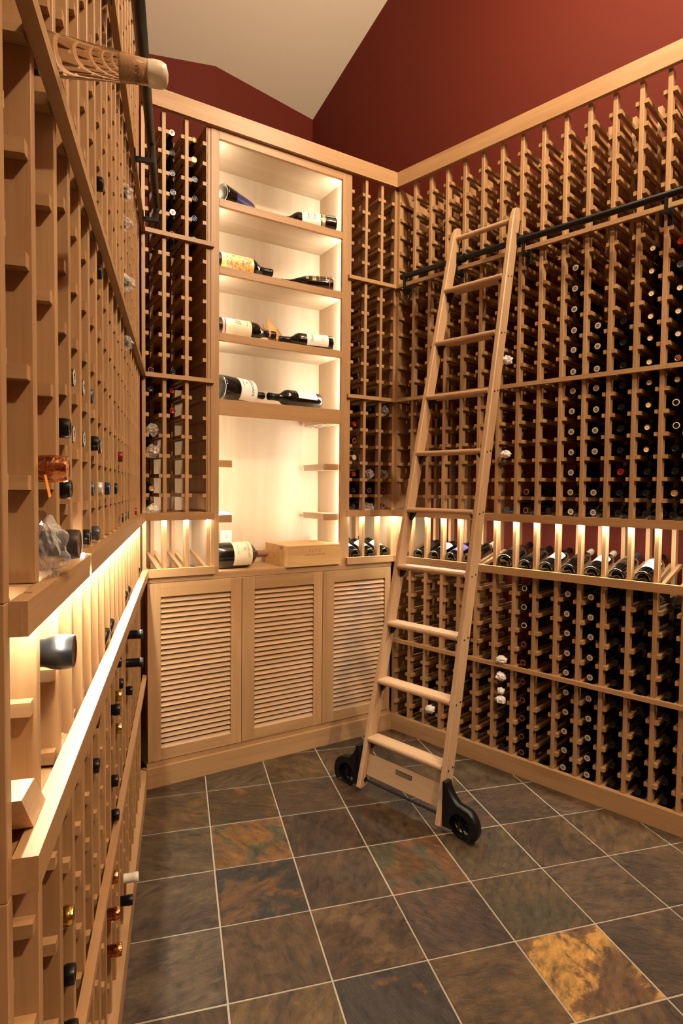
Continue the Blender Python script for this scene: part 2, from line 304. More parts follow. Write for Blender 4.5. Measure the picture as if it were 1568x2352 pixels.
# ---------------------------------------------------------------- wine racks
RP = [.1096+.1155*k for k in range(17)]                       # post edges on the right wall
LP = [2.3475, 2.2059]+[2.0652-.1125*k for k in range(18)]      # post edges on the left wall (nearest first)
BPL = [LB-1.4123, LB-1.2997]; BPR = [LB-.2185, LB-.1052]       # post edges (x) in the back racks
WZ, WX, WY = 'rack_wood_along_z', 'rack_wood_along_x', 'rack_wood_along_y'
def rail(parent, x0, zc, y0=PY+.004, y1=DEPTH):
    return box('bottle_rail', parent, WY, x0, x0+RW, y0, y1, zc-.009, zc+.009)
def joined(name, parent, mat, boxes):
    og = parent['org']; v, f = [], []
    for x0, x1, y0, y1, z0, z1 in boxes:
        b = len(v); v += [(x-og[0], y-og[1], z-og[2]) for z in (z0, z1) for x, y in ((x0, y0), (x1, y0), (x1, y1), (x0, y1))]
        f += [[b+3, b+2, b+1, b], [b+4, b+5, b+6, b+7]]+[[b+i, b+(i+1) % 4, b+4+(i+1) % 4, b+4+i] for i in range(4)]
    o = link(name, pymesh(name, v, f, mat), parent); o['kind'] = 'stuff'; return o
def posts(parent, xs, z0, z1, rear=True):
    for x in xs:
        box('post', parent, WZ, x, x+TH, PY, PY+PD_, z0, z1, .0012)
        if rear: box('rear_post', parent, WZ, x, x+TH, DEPTH-.038, DEPTH, z0, z1)
TWORD = {'top': 'top', 'middle': 'second', 'third': 'third', 'upper low': 'fourth', 'bottom': 'lowest'}
# right wall
for nm, z0, z1, rails, bz in TIERS:
    t = thing('wine_rack', {'top': 'empty see-through lattice wine rack tier under the crown board on the right wall', 'middle': 'lattice wine rack tier just below the black ladder rail on the right wall', 'third': 'lattice wine rack tier just above the lit display row on the right wall', 'upper low': 'lattice wine rack tier just below the lit display row on the right wall', 'bottom': 'lowest lattice wine rack tier standing on the base board of the right wall'}[nm], 'wine rack', FR, 0, 0, z0, 'wine rack tiers of the right wall')
    zp = bz[0] if bz and nm != 'third' else z0; posts(t, RP, zp, z1)
    box('corner_post', t, WZ, -.0149, .004, PY, PY+PD_, z0, z1); box('end_panel', t, WZ, -.0149, -.003, PY+PD_, .33, z0, z1)
    for zc in rails:
        rail(t, .0, zc)
        for x in RP: rail(t, x-RW, zc); rail(t, x+TH, zc)
    if bz: board('front_board', t, WX, 0, R_END, 0, TH if nm != 'third' else .008, bz[0], bz[1], MR, 0)
# left wall: individual rails where they can be told apart, the far ones joined
for nm, z0, z1, rails, bz in TIERS:
    t = thing('wine_rack', {'top': 'left wall wine rack tier above the black pipe rail, under the crown board', 'middle': 'left wall wine rack tier crossed by the long clear bottle neck', 'third': 'left wall wine rack tier just above the left lit ledge', 'upper low': 'left wall wine rack tier just below the bright lower ledge', 'bottom': 'lowest wine rack tier along the floor of the left wall'}[nm], 'wine rack', FL, 0, 0, z0, 'wine rack tiers of the left wall')
    zp = bz[0] if bz and nm != 'third' else z0; posts(t, [-s-TH for s in LP], zp, z1, False)
    box('end_panel', t, WZ, -LP[0]-TH, -LP[0]-.004, PY+PD_, .33, zp, z1)
    far = []
    for k, s in enumerate(LP):
        near = MAGNUM[nm] if k in (1, 2) else rails; back = MAGNUM[nm] if k in (0, 1) else rails
        if k > 0:
            for zc in near:
                if k <= 11: rail(t, -s-TH-RW, zc)
                else: far.append((-s-TH-RW, -s-TH, PY+.004, DEPTH, zc-.009, zc+.009))
        for zc in back: far.append((-s, -s+RW, PY+.004, DEPTH, zc-.009, zc+.009))
    joined('bottle_rails_in_shade', t, WY, far)
    if bz:
        if nm == 'third':     # the ledge board is made of two lengths with an open joint
            board('front_board', t, WX, -L_END, -1.892, 0, .008, bz[0], bz[1]); box('end_block', t, WX, -L_END+.0002, -2.30, .0082, TH-.0002, ULB, ULT); board('front_board', t, WX, -1.874, 0, 0, .008, bz[0], bz[1], 0, ML)
        else: board('front_board', t, WX, -L_END-(.02 if nm == 'middle' else 0), 0, 0, TH, bz[0], bz[1], 0, ML)
# back wall: two narrow racks beside the niche
for side, xs, xa, xb in (('left', BPL, 0, LB-1.185), ('right', BPR, LB-.313, LB)):
    for nm, z0, z1, rails, bz in TIERS[:3]:
        t = thing('wine_rack', f'narrow {TWORD[nm]} tier of the rack {"between left wall and lit niche" if side == "left" else "between lit niche and room corner"}', 'wine rack', FB, (xa+xb)/2, 0, z0, f'narrow rack tiers {side} of the niche')
        posts(t, xs, z0, z1)
        if side == 'left': box('corner_post', t, WZ, -.0142, .003, PY, PY+PD_, z0, z1); box('end_panel', t, WZ, -.0142, -.002, PY+PD_, .33, z0, z1); box('side_panel', t, WZ, xb-.004, xb+.004, PY+.004, .33, z0, z1)
        else: box('corner_post', t, WZ, LB-.004, LB+.0149, PY, PY+PD_, z0, z1); box('end_panel', t, WZ, LB+.003, LB+.0149, PY+PD_, .33, z0, z1); box('side_panel', t, WZ, xa-.004, xa+.004, PY+.012, .33, z0, z1)
        if nm == 'third': box('back_panel', t, 'panel_wood_along_z', xa, xb, .33, .338, z0, z1)
        for zc in rails:
            rail(t, xa+.002, zc); rail(t, xb-RW-.004, zc)
            for x in xs: rail(t, x-RW, zc); rail(t, x+TH, zc)
        if side == 'left': board('front_board', t, WX, 0, LB-1.151, 0, TH if nm != 'third' else .008, bz[0], bz[1], ML, 0)
        else: board('front_board', t, WX, LB-.338, LB, 0, TH if nm != 'third' else .008, bz[0], bz[1], 0, MR)
# ---------------------------------------------------------------- lit display rows
YF, YB, ZF, ZB = PY+.012, DEPTH, 1.083, 1.158
TILT = math.atan2(ZB-ZF, YB-YF)
def slant(parent, x):
    key = 'slant'; h = .018
    if key not in CACHE:
        v = [(x_, y_, z_) for x_ in (0, RW) for y_, z_ in ((YF, ZF-h), (YB, ZB-h), (YB, ZB), (YF, ZF))]
        CACHE[key] = pymesh('slant', v, [[0, 1, 2, 3], [7, 6, 5, 4], [0, 4, 5, 1], [1, 5, 6, 2], [2, 6, 7, 3], [3, 7, 4, 0]], WY)
    o = link('sloping_rail', CACHE[key], parent); og = parent['org']; o.location = (x-og[0], -og[1], -og[2]); return o
def led(parent, x0, x1):
    box('led_strip', parent, 'led_rack', x0, x1, .0085, .0185, ULB+.002, ULB+.005)
    box('led_cover', parent, WX, x0, x1, .0082, .0187, ULB+.0055, ULT-.0002)
def back_board(parent, x0, x1):
    og = parent['org']; y0, y1 = .15, YB-.01; zz = lambda y: ZF+(ZB-ZF)*(y-YF)/(YB-YF)-.019
    v = [(x-og[0], y-og[1], zz(y)-d-og[2]) for x in (x0, x1) for y, d in ((y0, .008), (y1, .008), (y1, 0), (y0, 0))]
    link('bottle_tray', pymesh('tray', v, [[0, 1, 2, 3], [7, 6, 5, 4], [0, 4, 5, 1], [1, 5, 6, 2], [2, 6, 7, 3], [3, 7, 4, 0]], 'panel_wood_along_x'), parent)
t = thing('display_rack', 'lit sloping display row on the right wall with bottles lying butt outward', 'display rack', FR, 0, 0, LLB)
posts(t, RP, LLB, ULT-.0003); box('corner_post', t, WZ, -.0149, .004, PY, PY+PD_, LLB, ULB); box('end_panel', t, 'panel_wood_along_z', -.0149, -.003, PY+PD_, .33, LLB, ULB)
for x in RP: slant(t, x-RW); slant(t, x+TH)
slant(t, .004); led(t, .01, R_END-.02); back_board(t, RP[6]+TH, RP[12])
board('ledge_board', t, WX, 0, R_END, 0, TH, LLB, LLT, MR, 0)
for side, xs, xa, xb in (('left', BPL, 0, LB-1.165), ('right', BPR, LB-.313, LB)):
    t = thing('display_rack', 'empty lit display row between left wall and niche' if side == 'left' else 'short lit display row holding three bottles between niche and corner', 'display rack', FB, (xa+xb)/2, 0, LLB)
    posts(t, xs, LLB+.01, ULT-.0003); box('back_panel', t, 'panel_wood_along_z', xa, xb, .33, .338, LLB, ULB)
    if side == 'left': box('corner_post', t, WZ, -.0142, .003, PY, PY+PD_, LLB+.01, ULB); box('end_panel', t, 'panel_wood_along_z', -.0142, -.002, PY+PD_, .33, LLB+.01, ULB); box('side_panel', t, 'panel_wood_along_z', xb-.004, xb+.004, PY+.0195, .33, LLB+.01, ULB)
    else: box('corner_post', t, WZ, LB-.004, LB+.0149, PY, PY+PD_, LLB+.01, ULB); box('end_panel', t, 'panel_wood_along_z', LB+.003, LB+.0149, PY+PD_, .33, LLB+.01, ULB); box('side_panel', t, 'panel_wood_along_z', xa-.004, xa+.004, PY+.0195, .33, LLB+.01, ULB)
    for x in xs: slant(t, x-RW); slant(t, x+TH)
    slant(t, xa+.004); slant(t, xb-RW-.004)
    led(t, xa+.012, xb-.012)
    if side == 'left': board('ledge_board', t, WX, 0, LB-1.1496, -.006, TH-.001, LLB, LLT, ML, 0)
    else: board('ledge_board', t, WX, LB-.338, LB, -.006, TH-.001, LLB, LLT, 0, MR)
t = thing('display_rack', 'brightly lit display row along the left wall between its two ledges', 'display rack', FL, 0, 0, LLB)
posts(t, [-s-TH for s in LP], LLB, ULT-.0003, False); box('end_panel', t, WZ, -LP[0]-TH, -LP[0]-.004, PY+PD_, .33, LLB, ULT-.0003)
for k, s in enumerate(LP[1:], 1):
    if k <= 2: rail(t, -s-TH-RW, 1.2206); rail(t, -s-TH-RW, 1.096)
    else: slant(t, -s-TH-RW)
    if k > 1: slant(t, -s)
led(t, -2.29, -.02); box('led_strip', t, 'led_joint', -1.897, -1.869, TH-.006, TH-.0035, ULB-.002, ULT+.002)
board('ledge_board', t, WX, -L_END, 0, -.008, TH, LLB, LLT, 0, ML); box('ledge_shelf', t, WX, -L_END, -LP[3], TH, .10, LLB+.006, LLT-.014)
# ---------------------------------------------------------------- louvred base cabinet and worktop
ct = thing('louvred_cabinet', 'wooden base cabinet with three slatted doors below the lit niche', 'cabinet', FB, LB/2, 0, .1)
box('body', ct, WX, .004, LB-.004, .036, .36, .1, 1.028)
box('top_rail', ct, WX, .002, LB-.002, .010, .036, 1.0275, 1.054); box('bottom_rail', ct, WX, .002, LB-.002, .010, .036, .1, .126)
edges = [LB-1.4935, LB-.996, LB-.4965, LB-.008]
louv = [(LB-1.427, LB-1.0575), (LB-.9215, LB-.555), (LB-.419, LB-.0535)]
for k in range(3):
    a, b = edges[k]+.0013, edges[k+1]-.0013; la, lb = louv[k]; d0, d1, l0, l1 = .1285, 1.025, .189, .9545
    dr = link('door', None, ct); og = ct['org']; dr['org'] = og
    if k: dr['label'] = ['', 'middle slatted door', 'slatted door nearest the ladder'][k]
    else: dr['label'] = 'slatted door nearest the left wall'
    for x0, x1 in ((a, la), (lb, b)): box('stile', dr, WZ, x0, x1, .006, .028, d0, d1, .0012)
    for z0, z1 in ((d0, l0), (l1, d1)): box('rail', dr, WX, la, lb, .006, .028, z0, z1, .0012)
    n = 29; pz = (l1-l0)/n
    if ('slat', k) not in CACHE:
        wd = lb-la; th = .006; ang = math.radians(52); hy, hz = .0165*math.cos(ang), .0165*math.sin(ang)
        c = [(-hy, -hz), (-hy+th*.6, -hz-th*.4), (hy+th*.3, hz-th*.6), (hy, hz)]
        v = [(x, y, z) for x in (0, wd) for y, z in c]
        CACHE[('slat', k)] = pymesh('slat', v, [[0, 1, 2, 3], [7, 6, 5, 4], [0, 4, 5, 1], [1, 5, 6, 2], [2, 6, 7, 3], [3, 7, 4, 0]], WX)
    for q in range(n):
        s = link('slat', CACHE[('slat', k)], dr); s.location = (la-og[0], .0185-og[1], l0+(q+.5)*pz-og[2])
wt = tag(link('worktop', None), 'wooden worktop board lying on the slatted base cabinet', 'worktop'); wt['org'] = (LB/2, 0., 1.054); wt.location = FB.world(LB/2, 0, 1.054); wt.rotation_euler = (0, 0, FB.a)
box('board', wt, WX, .002, LB-.002, .014, .35, 1.0542, 1.0615)
# ---------------------------------------------------------------- lit niche
nc = thing('display_niche', 'tall lit wooden niche with four bottle shelves in the back wall', 'shelving', FB, LB-.75, 0, 1.062)
xl, xr = LB-1.121, LB-.376; Z0, Z1 = 1.062, CRB; ZO = 3.29
box('stile', nc, WZ, LB-1.165, xl, PY, PY+.019, Z0, Z1, .001); box('filler_strip', nc, WZ, LB-1.186, LB-1.1655, PY+.004, PY+.019, 1.1, Z1)
box('stile', nc, WZ, xr, LB-.313, PY, PY+.019, Z0, Z1, .001); box('top_rail', nc, WX, xl, xr, PY, PY+.019, ZO, Z1, .001)
PV, PX, PYm = 'panel_wood_along_z', 'panel_wood_along_x', 'panel_wood_along_y'
box('side_panel', nc, PV, LB-1.163, LB-1.155, PY+.0192, .35, Z0, 3.31); box('side_panel', nc, PV, LB-.342, LB-.334, PY+.0192, .35, Z0, 3.31)
box('back_panel', nc, PV, LB-1.163, LB-.334, .35, .362, Z0, 3.32); box('top_panel', nc, PX, LB-1.163, LB-.334, PY+.0192, .35, 3.31, 3.32)
SH = [(2.9925, 2.953), (2.6495, 2.610), (2.309, 2.268), (1.966, 1.8835)]
for k, (a, b) in enumerate(SH):
    s = link('shelf', None, nc); s['org'] = nc['org']
    box('front_edge', s, WX, xl, xr, PY, PY+.019, b, a, .001); box('board', s, PX, LB-1.155, LB-.342, PY+.0192, .35, a-.022 if k < 3 else a-.03, a)
zs = [1.062]+[x for ab in SH[::-1] for x in (ab[1], ab[0])]+[3.31]
for k in range(0, len(zs), 2):
    for x in (xl-.028, xr+.006): box('led_strip', nc, 'led_niche', x, x+.022, PY+.0195, PY+.0215, zs[k]+.004, zs[k+1]-.004)
# stemware rails along the niche sides
for z in (1.6505, 1.3575, 1.921):
    for side in (0, 1):
        if z > 1.8 and side == 0: continue
        gx0, gx1 = (LB-1.154, LB-1.04) if side == 0 else (LB-.4635, LB-.343)
        gl = thing('stemware_rail', {1.6505: 'upper', 1.3575: 'lower', 1.921: 'topmost half-hidden'}[z]+' wooden glass-hanging rail on the '+('left' if side == 0 else 'right')+' side of the niche', 'glass rail', FB, (gx0+gx1)/2, PY, z-.038)
        box('front_block', gl, WX, gx0, gx1, PY+.021, PY+.05, z-.0385, z-.001, .001); box('top_board', gl, PYm, gx0, gx1, PY+.0502, .32, z-.013, z-.001)
        n = 3; wdt = (gx1-gx0)
        for q in range(n):
            x0 = gx0+q*wdt/n+.004
            box('hanger_runner', gl, PYm, x0, x0+.012, PY+.0502, .32, z-.030, z-.0132); box('hanger_lip', gl, PYm, x0-.004 if q else x0, x0+.016, PY+.0502, .32, z-.036, z-.0302)
# ---------------------------------------------------------------- bottles
PROF = {
 'bordeaux': ([(.004, .018), (.022, .010), (.031, 0), (.0365, .002), (.0378, .008), (.0378, .188), (.0365, .199), (.031, .212), (.0225, .225), (.0165, .237), (.0145, .248), (.0140, .284), (.0153, .286), (.0153, .296), (.0135, .300)], .246),
 'burgundy': ([(.004, .020), (.024, .012), (.033, 0), (.0395, .003), (.041, .010), (.041, .135), (.0392, .155), (.033, .182), (.025, .208), (.0185, .230), (.0150, .248), (.0143, .284), (.0155, .286), (.0155, .295), (.0138, .298)], .246),
 'champagne': ([(.004, .030), (.026, .016), (.036, 0), (.0425, .004), (.044, .012), (.044, .15), (.041, .175), (.034, .205), (.0255, .235), (.0205, .26), (.0180, .285), (.0190, .30), (.0180, .318), (.014, .322)], .215)}
def scaled(p, k, kr=None): return [(r*(kr or k), z*k) for r, z in p]
PROF['magnum'] = (scaled(PROF['bordeaux'][0], 1.16, 1.34), .246*1.16)
PROF['great'] = ([(.004, .03), (.045, .014), (.061, 0), (.0695, .004), (.0715, .012), (.0715, .205), (.0685, .222), (.057, .243), (.040, .257), (.026, .267), (.0195, .277), (.0182, .322), (.0195, .324), (.0195, .336), (.0165, .339)], .275)
PROF['bulb'] = ([p for p in PROF['magnum'][0] if p[1] < .30]+[(.0186, .300), (.0192, .308), (.0222, .316), (.0240, .327), (.0232, .338), (.018, .345)], .27)
PROF['large'] = (scaled(PROF['bordeaux'][0], 1.06, 1.2), .246*1.06)
PROF['wide'] = (scaled(PROF['burgundy'][0], 1.02, 1.12), .246*1.02)
CAPS = {'silver': ['foil_black', 'foil_silver', 'cap_center'], 'cork': ['foil_black', 'foil_black', 'cork_cap'], 'ring': ['foil_black', 'paper_cream', 'foil_black'], 'black': ['foil_black']*3, 'red': ['foil_red']*3,
        'copper': ['foil_copper']*3, 'gold': ['foil_gold']*3, 'white': ['foil_white']*3, 'blue': ['foil_blue']*3, 'grey': ['foil_grey']*3, 'brown': ['ink_brown']*3, 'redring': ['foil_black', 'ink_red', 'foil_black'], 'goldtop': ['foil_black', 'ink_brown', 'ink_gold'], 'dusk': ['foil_dusk']*3, 'metal': ['foil_silver']*3}
def glass_mesh(kind, seg):
    key = ('glass', kind, seg)
    if key not in CACHE: CACHE[key] = lathe([(r, z, 0) for r, z in PROF[kind][0]], seg, 'dark_glass')
    return CACHE[key]
def cap_mesh(kind, cap, seg):
    key = ('cap', kind, cap, seg)
    if key not in CACHE:
        p, z0 = PROF[kind]; e = .0007; L = p[-1][1]; pr = []
        rr = lambda z: max(r for (r, zz) in p if abs(zz-z) < 1e-9)
        below = [(r, z) for r, z in p if z < z0]; above = [(r, z) for r, z in p if z >= z0]
        (ra, za), (rb, zb) = below[-1], above[0]; r0 = ra+(rb-ra)*(z0-za)/(zb-za+1e-9)
        pr = [(r0+e, z0, 0)]+[(r+e, z, 0) for r, z in above[:-1] if z > z0+.001]
        R = pr[-1][0]; fr_ = .50 if cap in ('silver', 'metal') else .72; pr += [(R-.0012, L+.0008, 1), (R*fr_, L+.0012, 2), (R*fr_*.94, L+.0004, 2), (R*.16, L+.0004, 3), (.0015, L+.0012, 3)]
        c_ = CAPS[cap]; CACHE[key] = sharp(lathe(pr, seg, [c_[0], c_[1], c_[2], c_[1] if cap == 'silver' else c_[2]]), 50)
    return CACHE[key]
def patch(parent, name, mat, r, z0, z1, ac, da, seg=14):
    v, f = [], []
    for q in range(seg+1):
        a = ac-da+2*da*q/seg
        for z in (z0, z1): v.append((r*math.cos(a), r*math.sin(a), z))
    for q in range(seg): f.append([2*q, 2*q+2, 2*q+3, 2*q+1])
    return link(name, pymesh(name, v, f, mat, True), parent)
def text_geo(body, size):
    cu = bpy.data.curves.new('t', 'FONT'); cu.body = body; cu.size = size; cu.align_x = 'CENTER'; cu.align_y = 'CENTER'; cu.resolution_u = 2
    o = bpy.data.objects.new('t', cu); COL.objects.link(o); dg = bpy.context.evaluated_depsgraph_get(); me = o.evaluated_get(dg).to_mesh()
    v = [tuple(x.co) for x in me.vertices]; f = [list(p.vertices) for p in me.polygons]
    o.evaluated_get(dg).to_mesh_clear(); bpy.data.objects.remove(o); bpy.data.curves.remove(cu); return v, f
def cyl_text(parent, body, size, mat, r, zc, ac, spin=0):
    v, f = text_geo(body, size); cs, sn = math.cos(spin), math.sin(spin)
    vv = [((r+.0004)*math.cos(ac+(cs*x-sn*y)/r), (r+.0004)*math.sin(ac+(cs*x-sn*y)/r), zc+sn*x+cs*y) for x, y, _ in v]
    return link('lettering', pymesh('lettering', vv, f, mat), parent)
def flat_text(parent, body, size, mat, mtx):
    v, f = text_geo(body, size); return link('lettering', pymesh('lettering', [tuple(mtx @ Vector(x)) for x in v], f, mat), parent)
def bottle(fr, base, direction, kind, cap, label, group=None, roll=0., seg=14, cat='bottle'):
    """base and direction in the wall frame; direction points from butt to neck"""
    b = link('wine_bottle', glass_mesh(kind, seg)); b.rotation_mode = 'QUATERNION'
    q = Vector(direction).to_track_quat('Z', 'Y') @ Matrix.Rotation(roll, 3, 'Z').to_quaternion()
    b.rotation_quaternion = Matrix.Rotation(fr.a, 3, 'Z').to_quaternion() @ q; b.location = fr.world(*base)
    tag(b, label, cat, group); link('capsule', cap_mesh(kind, cap, seg), b); return b
def racked(fr, x, zrail, tip, kind, cap, label, group=None, lift=None, rz=random):
    L = PROF[kind][0][-1][1]; R = max(r for r, z in PROF[kind][0]); lift = lift if lift is not None else .009+math.sqrt(max(R*R-.0296**2, 1e-5))+.001
    return bottle(fr, (x+rz.uniform(-.002, .002), tip+L, zrail+lift), (0, -1, 0), kind, cap, label, group, rz.uniform(0, 6))
CAPWORD = {'silver': 'silver-ringed bottle', 'cork': 'pale-capped bottle', 'ring': 'pale-ringed bottle', 'black': 'black-capped bottle', 'red': 'red-capped bottle', 'copper': 'copper-foiled bottle', 'gold': 'gold-foiled bottle', 'white': 'white-capped bottle', 'blue': 'blue-capped bottle', 'grey': 'grey-capped bottle', 'brown': 'brown-capped bottle', 'redring': 'red-ringed bottle', 'goldtop': 'yellow-capped bottle', 'metal': 'silver-capped bottle'}
TIEROF = [ti for ti, t in enumerate(TIERS) for _ in t[3]]; ROWOF = [len(t[3])-1-k for t in TIERS for k in range(len(t[3]))]
TN = ['top', 'second', 'third', 'fourth', 'lowest']
rb = random.Random(11)
# right wall: (bay, level, cap)
RB = [(8, l, 'silver') for l in range(7, 30)]+[(9, l, 'silver') for l in list(range(10, 17))+list(range(18, 30))]
RB += [(10, l, 'black') for l in range(10, 17)]+[(10, 17, 'red'), (10, 18, 'black'), (10, 19, 'black')]+[(11, l, 'cork') for l in range(7, 17)]+[(11, l, 'black') for l in (17, 18, 19)]
RB += [(12, 7, 'red'), (12, 8, 'grey')]+[(12, l, 'cork') for l in (9, 10, 11, 13)]+[(12, 12, 'copper'), (12, 14, 'ring'), (12, 15, 'ring'), (12, 16, 'black'), (12, 17, 'black'), (12, 18, 'goldtop'), (12, 19, 'black')]
RB += [(b, l, 'black') for b in (10, 11, 12, 13) for l in range(20, 30)]+[(13, l, 'black') for l in range(7, 20)]
RB += [(6, 20, 'ring'), (6, 21, 'ring'), (6, 22, 'ring')]+[(6, l, 'redring') for l in range(23, 30)]+[(6, 18, 'redring'), (6, 19, 'redring'), (7, 19, 'black'), (5, 19, 'grey'), (5, 27, 'black'), (5, 28, 'black'), (5, 29, 'black'), (0, 27, 'black'), (2, 25, 'black'), (3, 26, 'black')]
RCEN = lambda b: (RP[b]+TH+RP[b+1])/2 if b >= 0 else (.004+RP[0])/2
for b, l, c in RB:
    ti = TIEROF[l]; tip = .030+rb.uniform(-.004, .006)
    racked(FR, RCEN(b), LEVELS[l], tip, 'bordeaux', c, f'{CAPWORD[c]}, ladder wall {TN[ti]} tier, {ORD[b+1]} bay from corner, {ORD[ROWOF[l]]} row up', f'{c} capped bottles in the right wall rack', rz=rb)
# back wall racks
BCL = [(BPL[0])/2, (BPL[0]+TH+BPL[1])/2, (BPL[1]+TH+LB-1.189)/2]; BCR = [(LB-.309+BPR[0])/2, (BPR[0]+TH+BPR[1])/2, (BPR[1]+TH+LB)/2]
BBL = [(1, 0, 'silver'), (1, 2, 'grey'), (1, 3, 'grey'), (1, 4, 'silver')]+[(1, 1, 'black'), (1, 5, 'redring'), (2, 0, 'goldtop'), (2, 1, 'white'), (2, 2, 'grey'), (2, 3, 'black'), (2, 4, 'blue'), (2, 5, 'grey'), (0, 12, 'redring'), (0, 13, 'grey'), (1, 13, 'red'), (1, 14, 'red'), (0, 15, 'goldtop'), (0, 16, 'goldtop'), (0, 18, 'goldtop'), (0, 19, 'goldtop'), (1, 12, 'black')]
for b, l, c in BBL:
    racked(FB, BCL[b], LEVELS[l], .075+rb.uniform(-.008, .008), 'bordeaux', c, f'{CAPWORD[c]}, narrow rack left of niche, {TN[TIEROF[l]]} tier, {ORD[b]} bay, {ORD[ROWOF[l]]} row up', 'bottles in the rack left of the niche', rz=rb)
BBR = [(0, 14, 'red'), (0, 15, 'redring'), (0, 16, 'metal'), (0, 17, 'red'), (1, 17, 'redring'), (1, 18, 'redring'), (1, 19, 'redring'), (2, 17, 'redring'), (2, 18, 'redring'), (2, 19, 'redring'), (2, 13, 'black'), (1, 13, 'black'), (0, 18, 'black'), (0, 19, 'black')]
for b, l, c in BBR:
    racked(FB, BCR[b], LEVELS[l], .050+rb.uniform(-.006, .006), 'bordeaux', c, f'{CAPWORD[c]}, narrow rack right of niche, {TN[TIEROF[l]]} tier, {ORD[b]} bay, {ORD[ROWOF[l]]} row up', 'bottles in the rack right of the niche', rz=rb)
# left wall: bay, level, tip distance in front of the boards, cap
LC = lambda b: -(LP[b]+LP[b+1]+TH)/2
LB_ = [(2, 17, -.012, 'black'), (2, 18, -.011, 'black'), (3, 16, -.023, 'silver'), (4, 16, -.023, 'silver'), (5, 16, -.021, 'grey'), (3, 17, -.024, 'silver'), (4, 17, -.023, 'silver'), (5, 17, -.011, 'black'), (6, 17, -.019, 'silver'), (5, 18, -.02, 'grey'), (6, 18, -.017, 'metal'), (7, 18, -.012, 'blue'), (9, 18, -.016, 'black'),
       (10, 19, -.023, 'black'), (11, 19, -.019, 'black'), (12, 19, -.019, 'grey'), (13, 19, -.021, 'black'), (16, 19, -.015, 'red'), (4, 19, -.014, 'black'), (5, 19, -.010, 'grey'), (10, 17, -.011, 'red'), (6, 11, -.011, 'black'), (6, 13, -.015, 'black'), (12, 8, -.012, 'black'), (12, 9, -.019, 'black'), (12, 11, -.01, 'black'), (12, 13, -.014, 'black'),
       (12, 20, .034, 'black'), (12, 21, .034, 'black'), (9, 20, -.007, 'black'), (10, 21, -.012, 'black'), (9, 21, -.007, 'gold'), (12, 22, -.001, 'black'), (8, 21, -.001, 'black'), (5, 20, -.013, 'black'), (9, 22, -.007, 'gold'), (5, 21, -.013, 'black'), (8, 23, -.007, 'black'), (8, 24, -.005, 'black'), (2, 22, -.012, 'gold'), (2, 23, -.011, 'black'), (2, 24, -.008, 'black'),
       (7, 25, .003, 'copper'), (7, 26, .007, 'copper'), (7, 27, .011, 'copper'), (11, 28, .023, 'white'), (10, 28, .013, 'black')]
for b, l, off, c in LB_:
    racked(FL, LC(b), LEVELS[l], -off, 'bordeaux', c, f'{CAPWORD[c]}, left wall {TN[TIEROF[l]]} tier, {ORD[b]} bay from near end, {ORD[ROWOF[l]]} row up', 'bottles in the left wall rack', rz=rb)
racked(FL, LC(1), 1.505, -.006, 'champagne', 'copper', 'fat neck in crinkled copper foil jutting from the left wall rack', lift=.020)
racked(FL, LC(1), 1.2206, -.012, 'bulb', 'black', 'fat black-capped magnum neck over the lower ledge near the camera', lift=.046)
# ---- display rows
def displayed(fr, x, kind, cap, label, y=.030, lab=None, z=None, group='bottles lying on the lit display rows'):
    R = max(r for r, _ in PROF[kind][0]); n = Vector((0, math.cos(TILT), math.sin(TILT))); up = Vector((0, -math.sin(TILT), math.cos(TILT)))
    gap = (RP[1]-RP[0]-TH-2*RW)/2; c = Vector((0, YF, ZF))+n*((y-YF)/math.cos(TILT))+up*(math.sqrt(R*R-gap*gap)+.001)
    b = bottle(fr, (x, c.y, c.z), tuple(n), kind, cap, label, group, 0, 28)
    # with the neck along +y the track quaternion keeps local Y upward
    if lab:
        mat, z0, z1, da, txt, ink = lab
        patch(b, 'label', mat, R+.0005, z0, z1, math.pi/2, da)
        for body, size, zz in txt: cyl_text(b, body, size, ink, R+.0006, zz, math.pi/2)
    return b
dk = ['bordeaux', 'bordeaux', 'burgundy', 'bordeaux', 'bordeaux', 'bordeaux', 'wide', 'bordeaux', 'bordeaux', 'bordeaux']
displayed(FR, RCEN(0), 'bordeaux', 'black', 'plain black display bottle nearest the room corner on the right wall', lab=('paper_black', .06, .15, 1.0, [('ESTATE', .012, .10)], 'ink_gold'))
displayed(FR, RCEN(1), 'bordeaux', 'black', 'display bottle with white label seen just left of the ladder', lab=('paper_white', .075, .16, 1.05, [('~', .03, .12)], 'ink_brown'))
displayed(FR, RCEN(2), 'bordeaux', 'black', 'display bottle with purple and white label behind the ladder', lab=('paper_purple', .05, .15, 1.05, [], 'ink_gold'))
displayed(FR, RCEN(3), 'bordeaux', 'white', 'display bottle with white neck behind the ladder', y=.034)
displayed(FR, RCEN(5), 'wide', 'black', 'all black display bottle just right of the ladder', lab=('paper_black', .07, .16, 1.0, [('SELECT', .013, .12)], 'ink_gold'))
displayed(FR, RCEN(6), 'bordeaux', 'black', 'second display bottle right of the ladder with gold lettering', lab=('paper_black', .05, .17, 1.0, [('VINTAGE', .014, .08), ('8', .03, .14)], 'ink_gold'))
displayed(FR, RCEN(7), 'bordeaux', 'black', 'third display bottle right of the ladder with big white label', lab=('paper_white', .07, .165, 1.15, [], 'ink_red'))
displayed(FR, RCEN(8), 'bordeaux', 'metal', 'fourth display bottle right of the ladder with silver cap and dark label', lab=('paper_black', .09, .165, 1.05, [('GUARDIAN', .013, .14)], 'ink_gold'))
displayed(FR, RCEN(9), 'bordeaux', 'metal', 'fifth display bottle right of the ladder with silver cap and white label', lab=('paper_white', .085, .165, 1.1, [('GUARDIAN', .012, .14)], 'ink_black'))
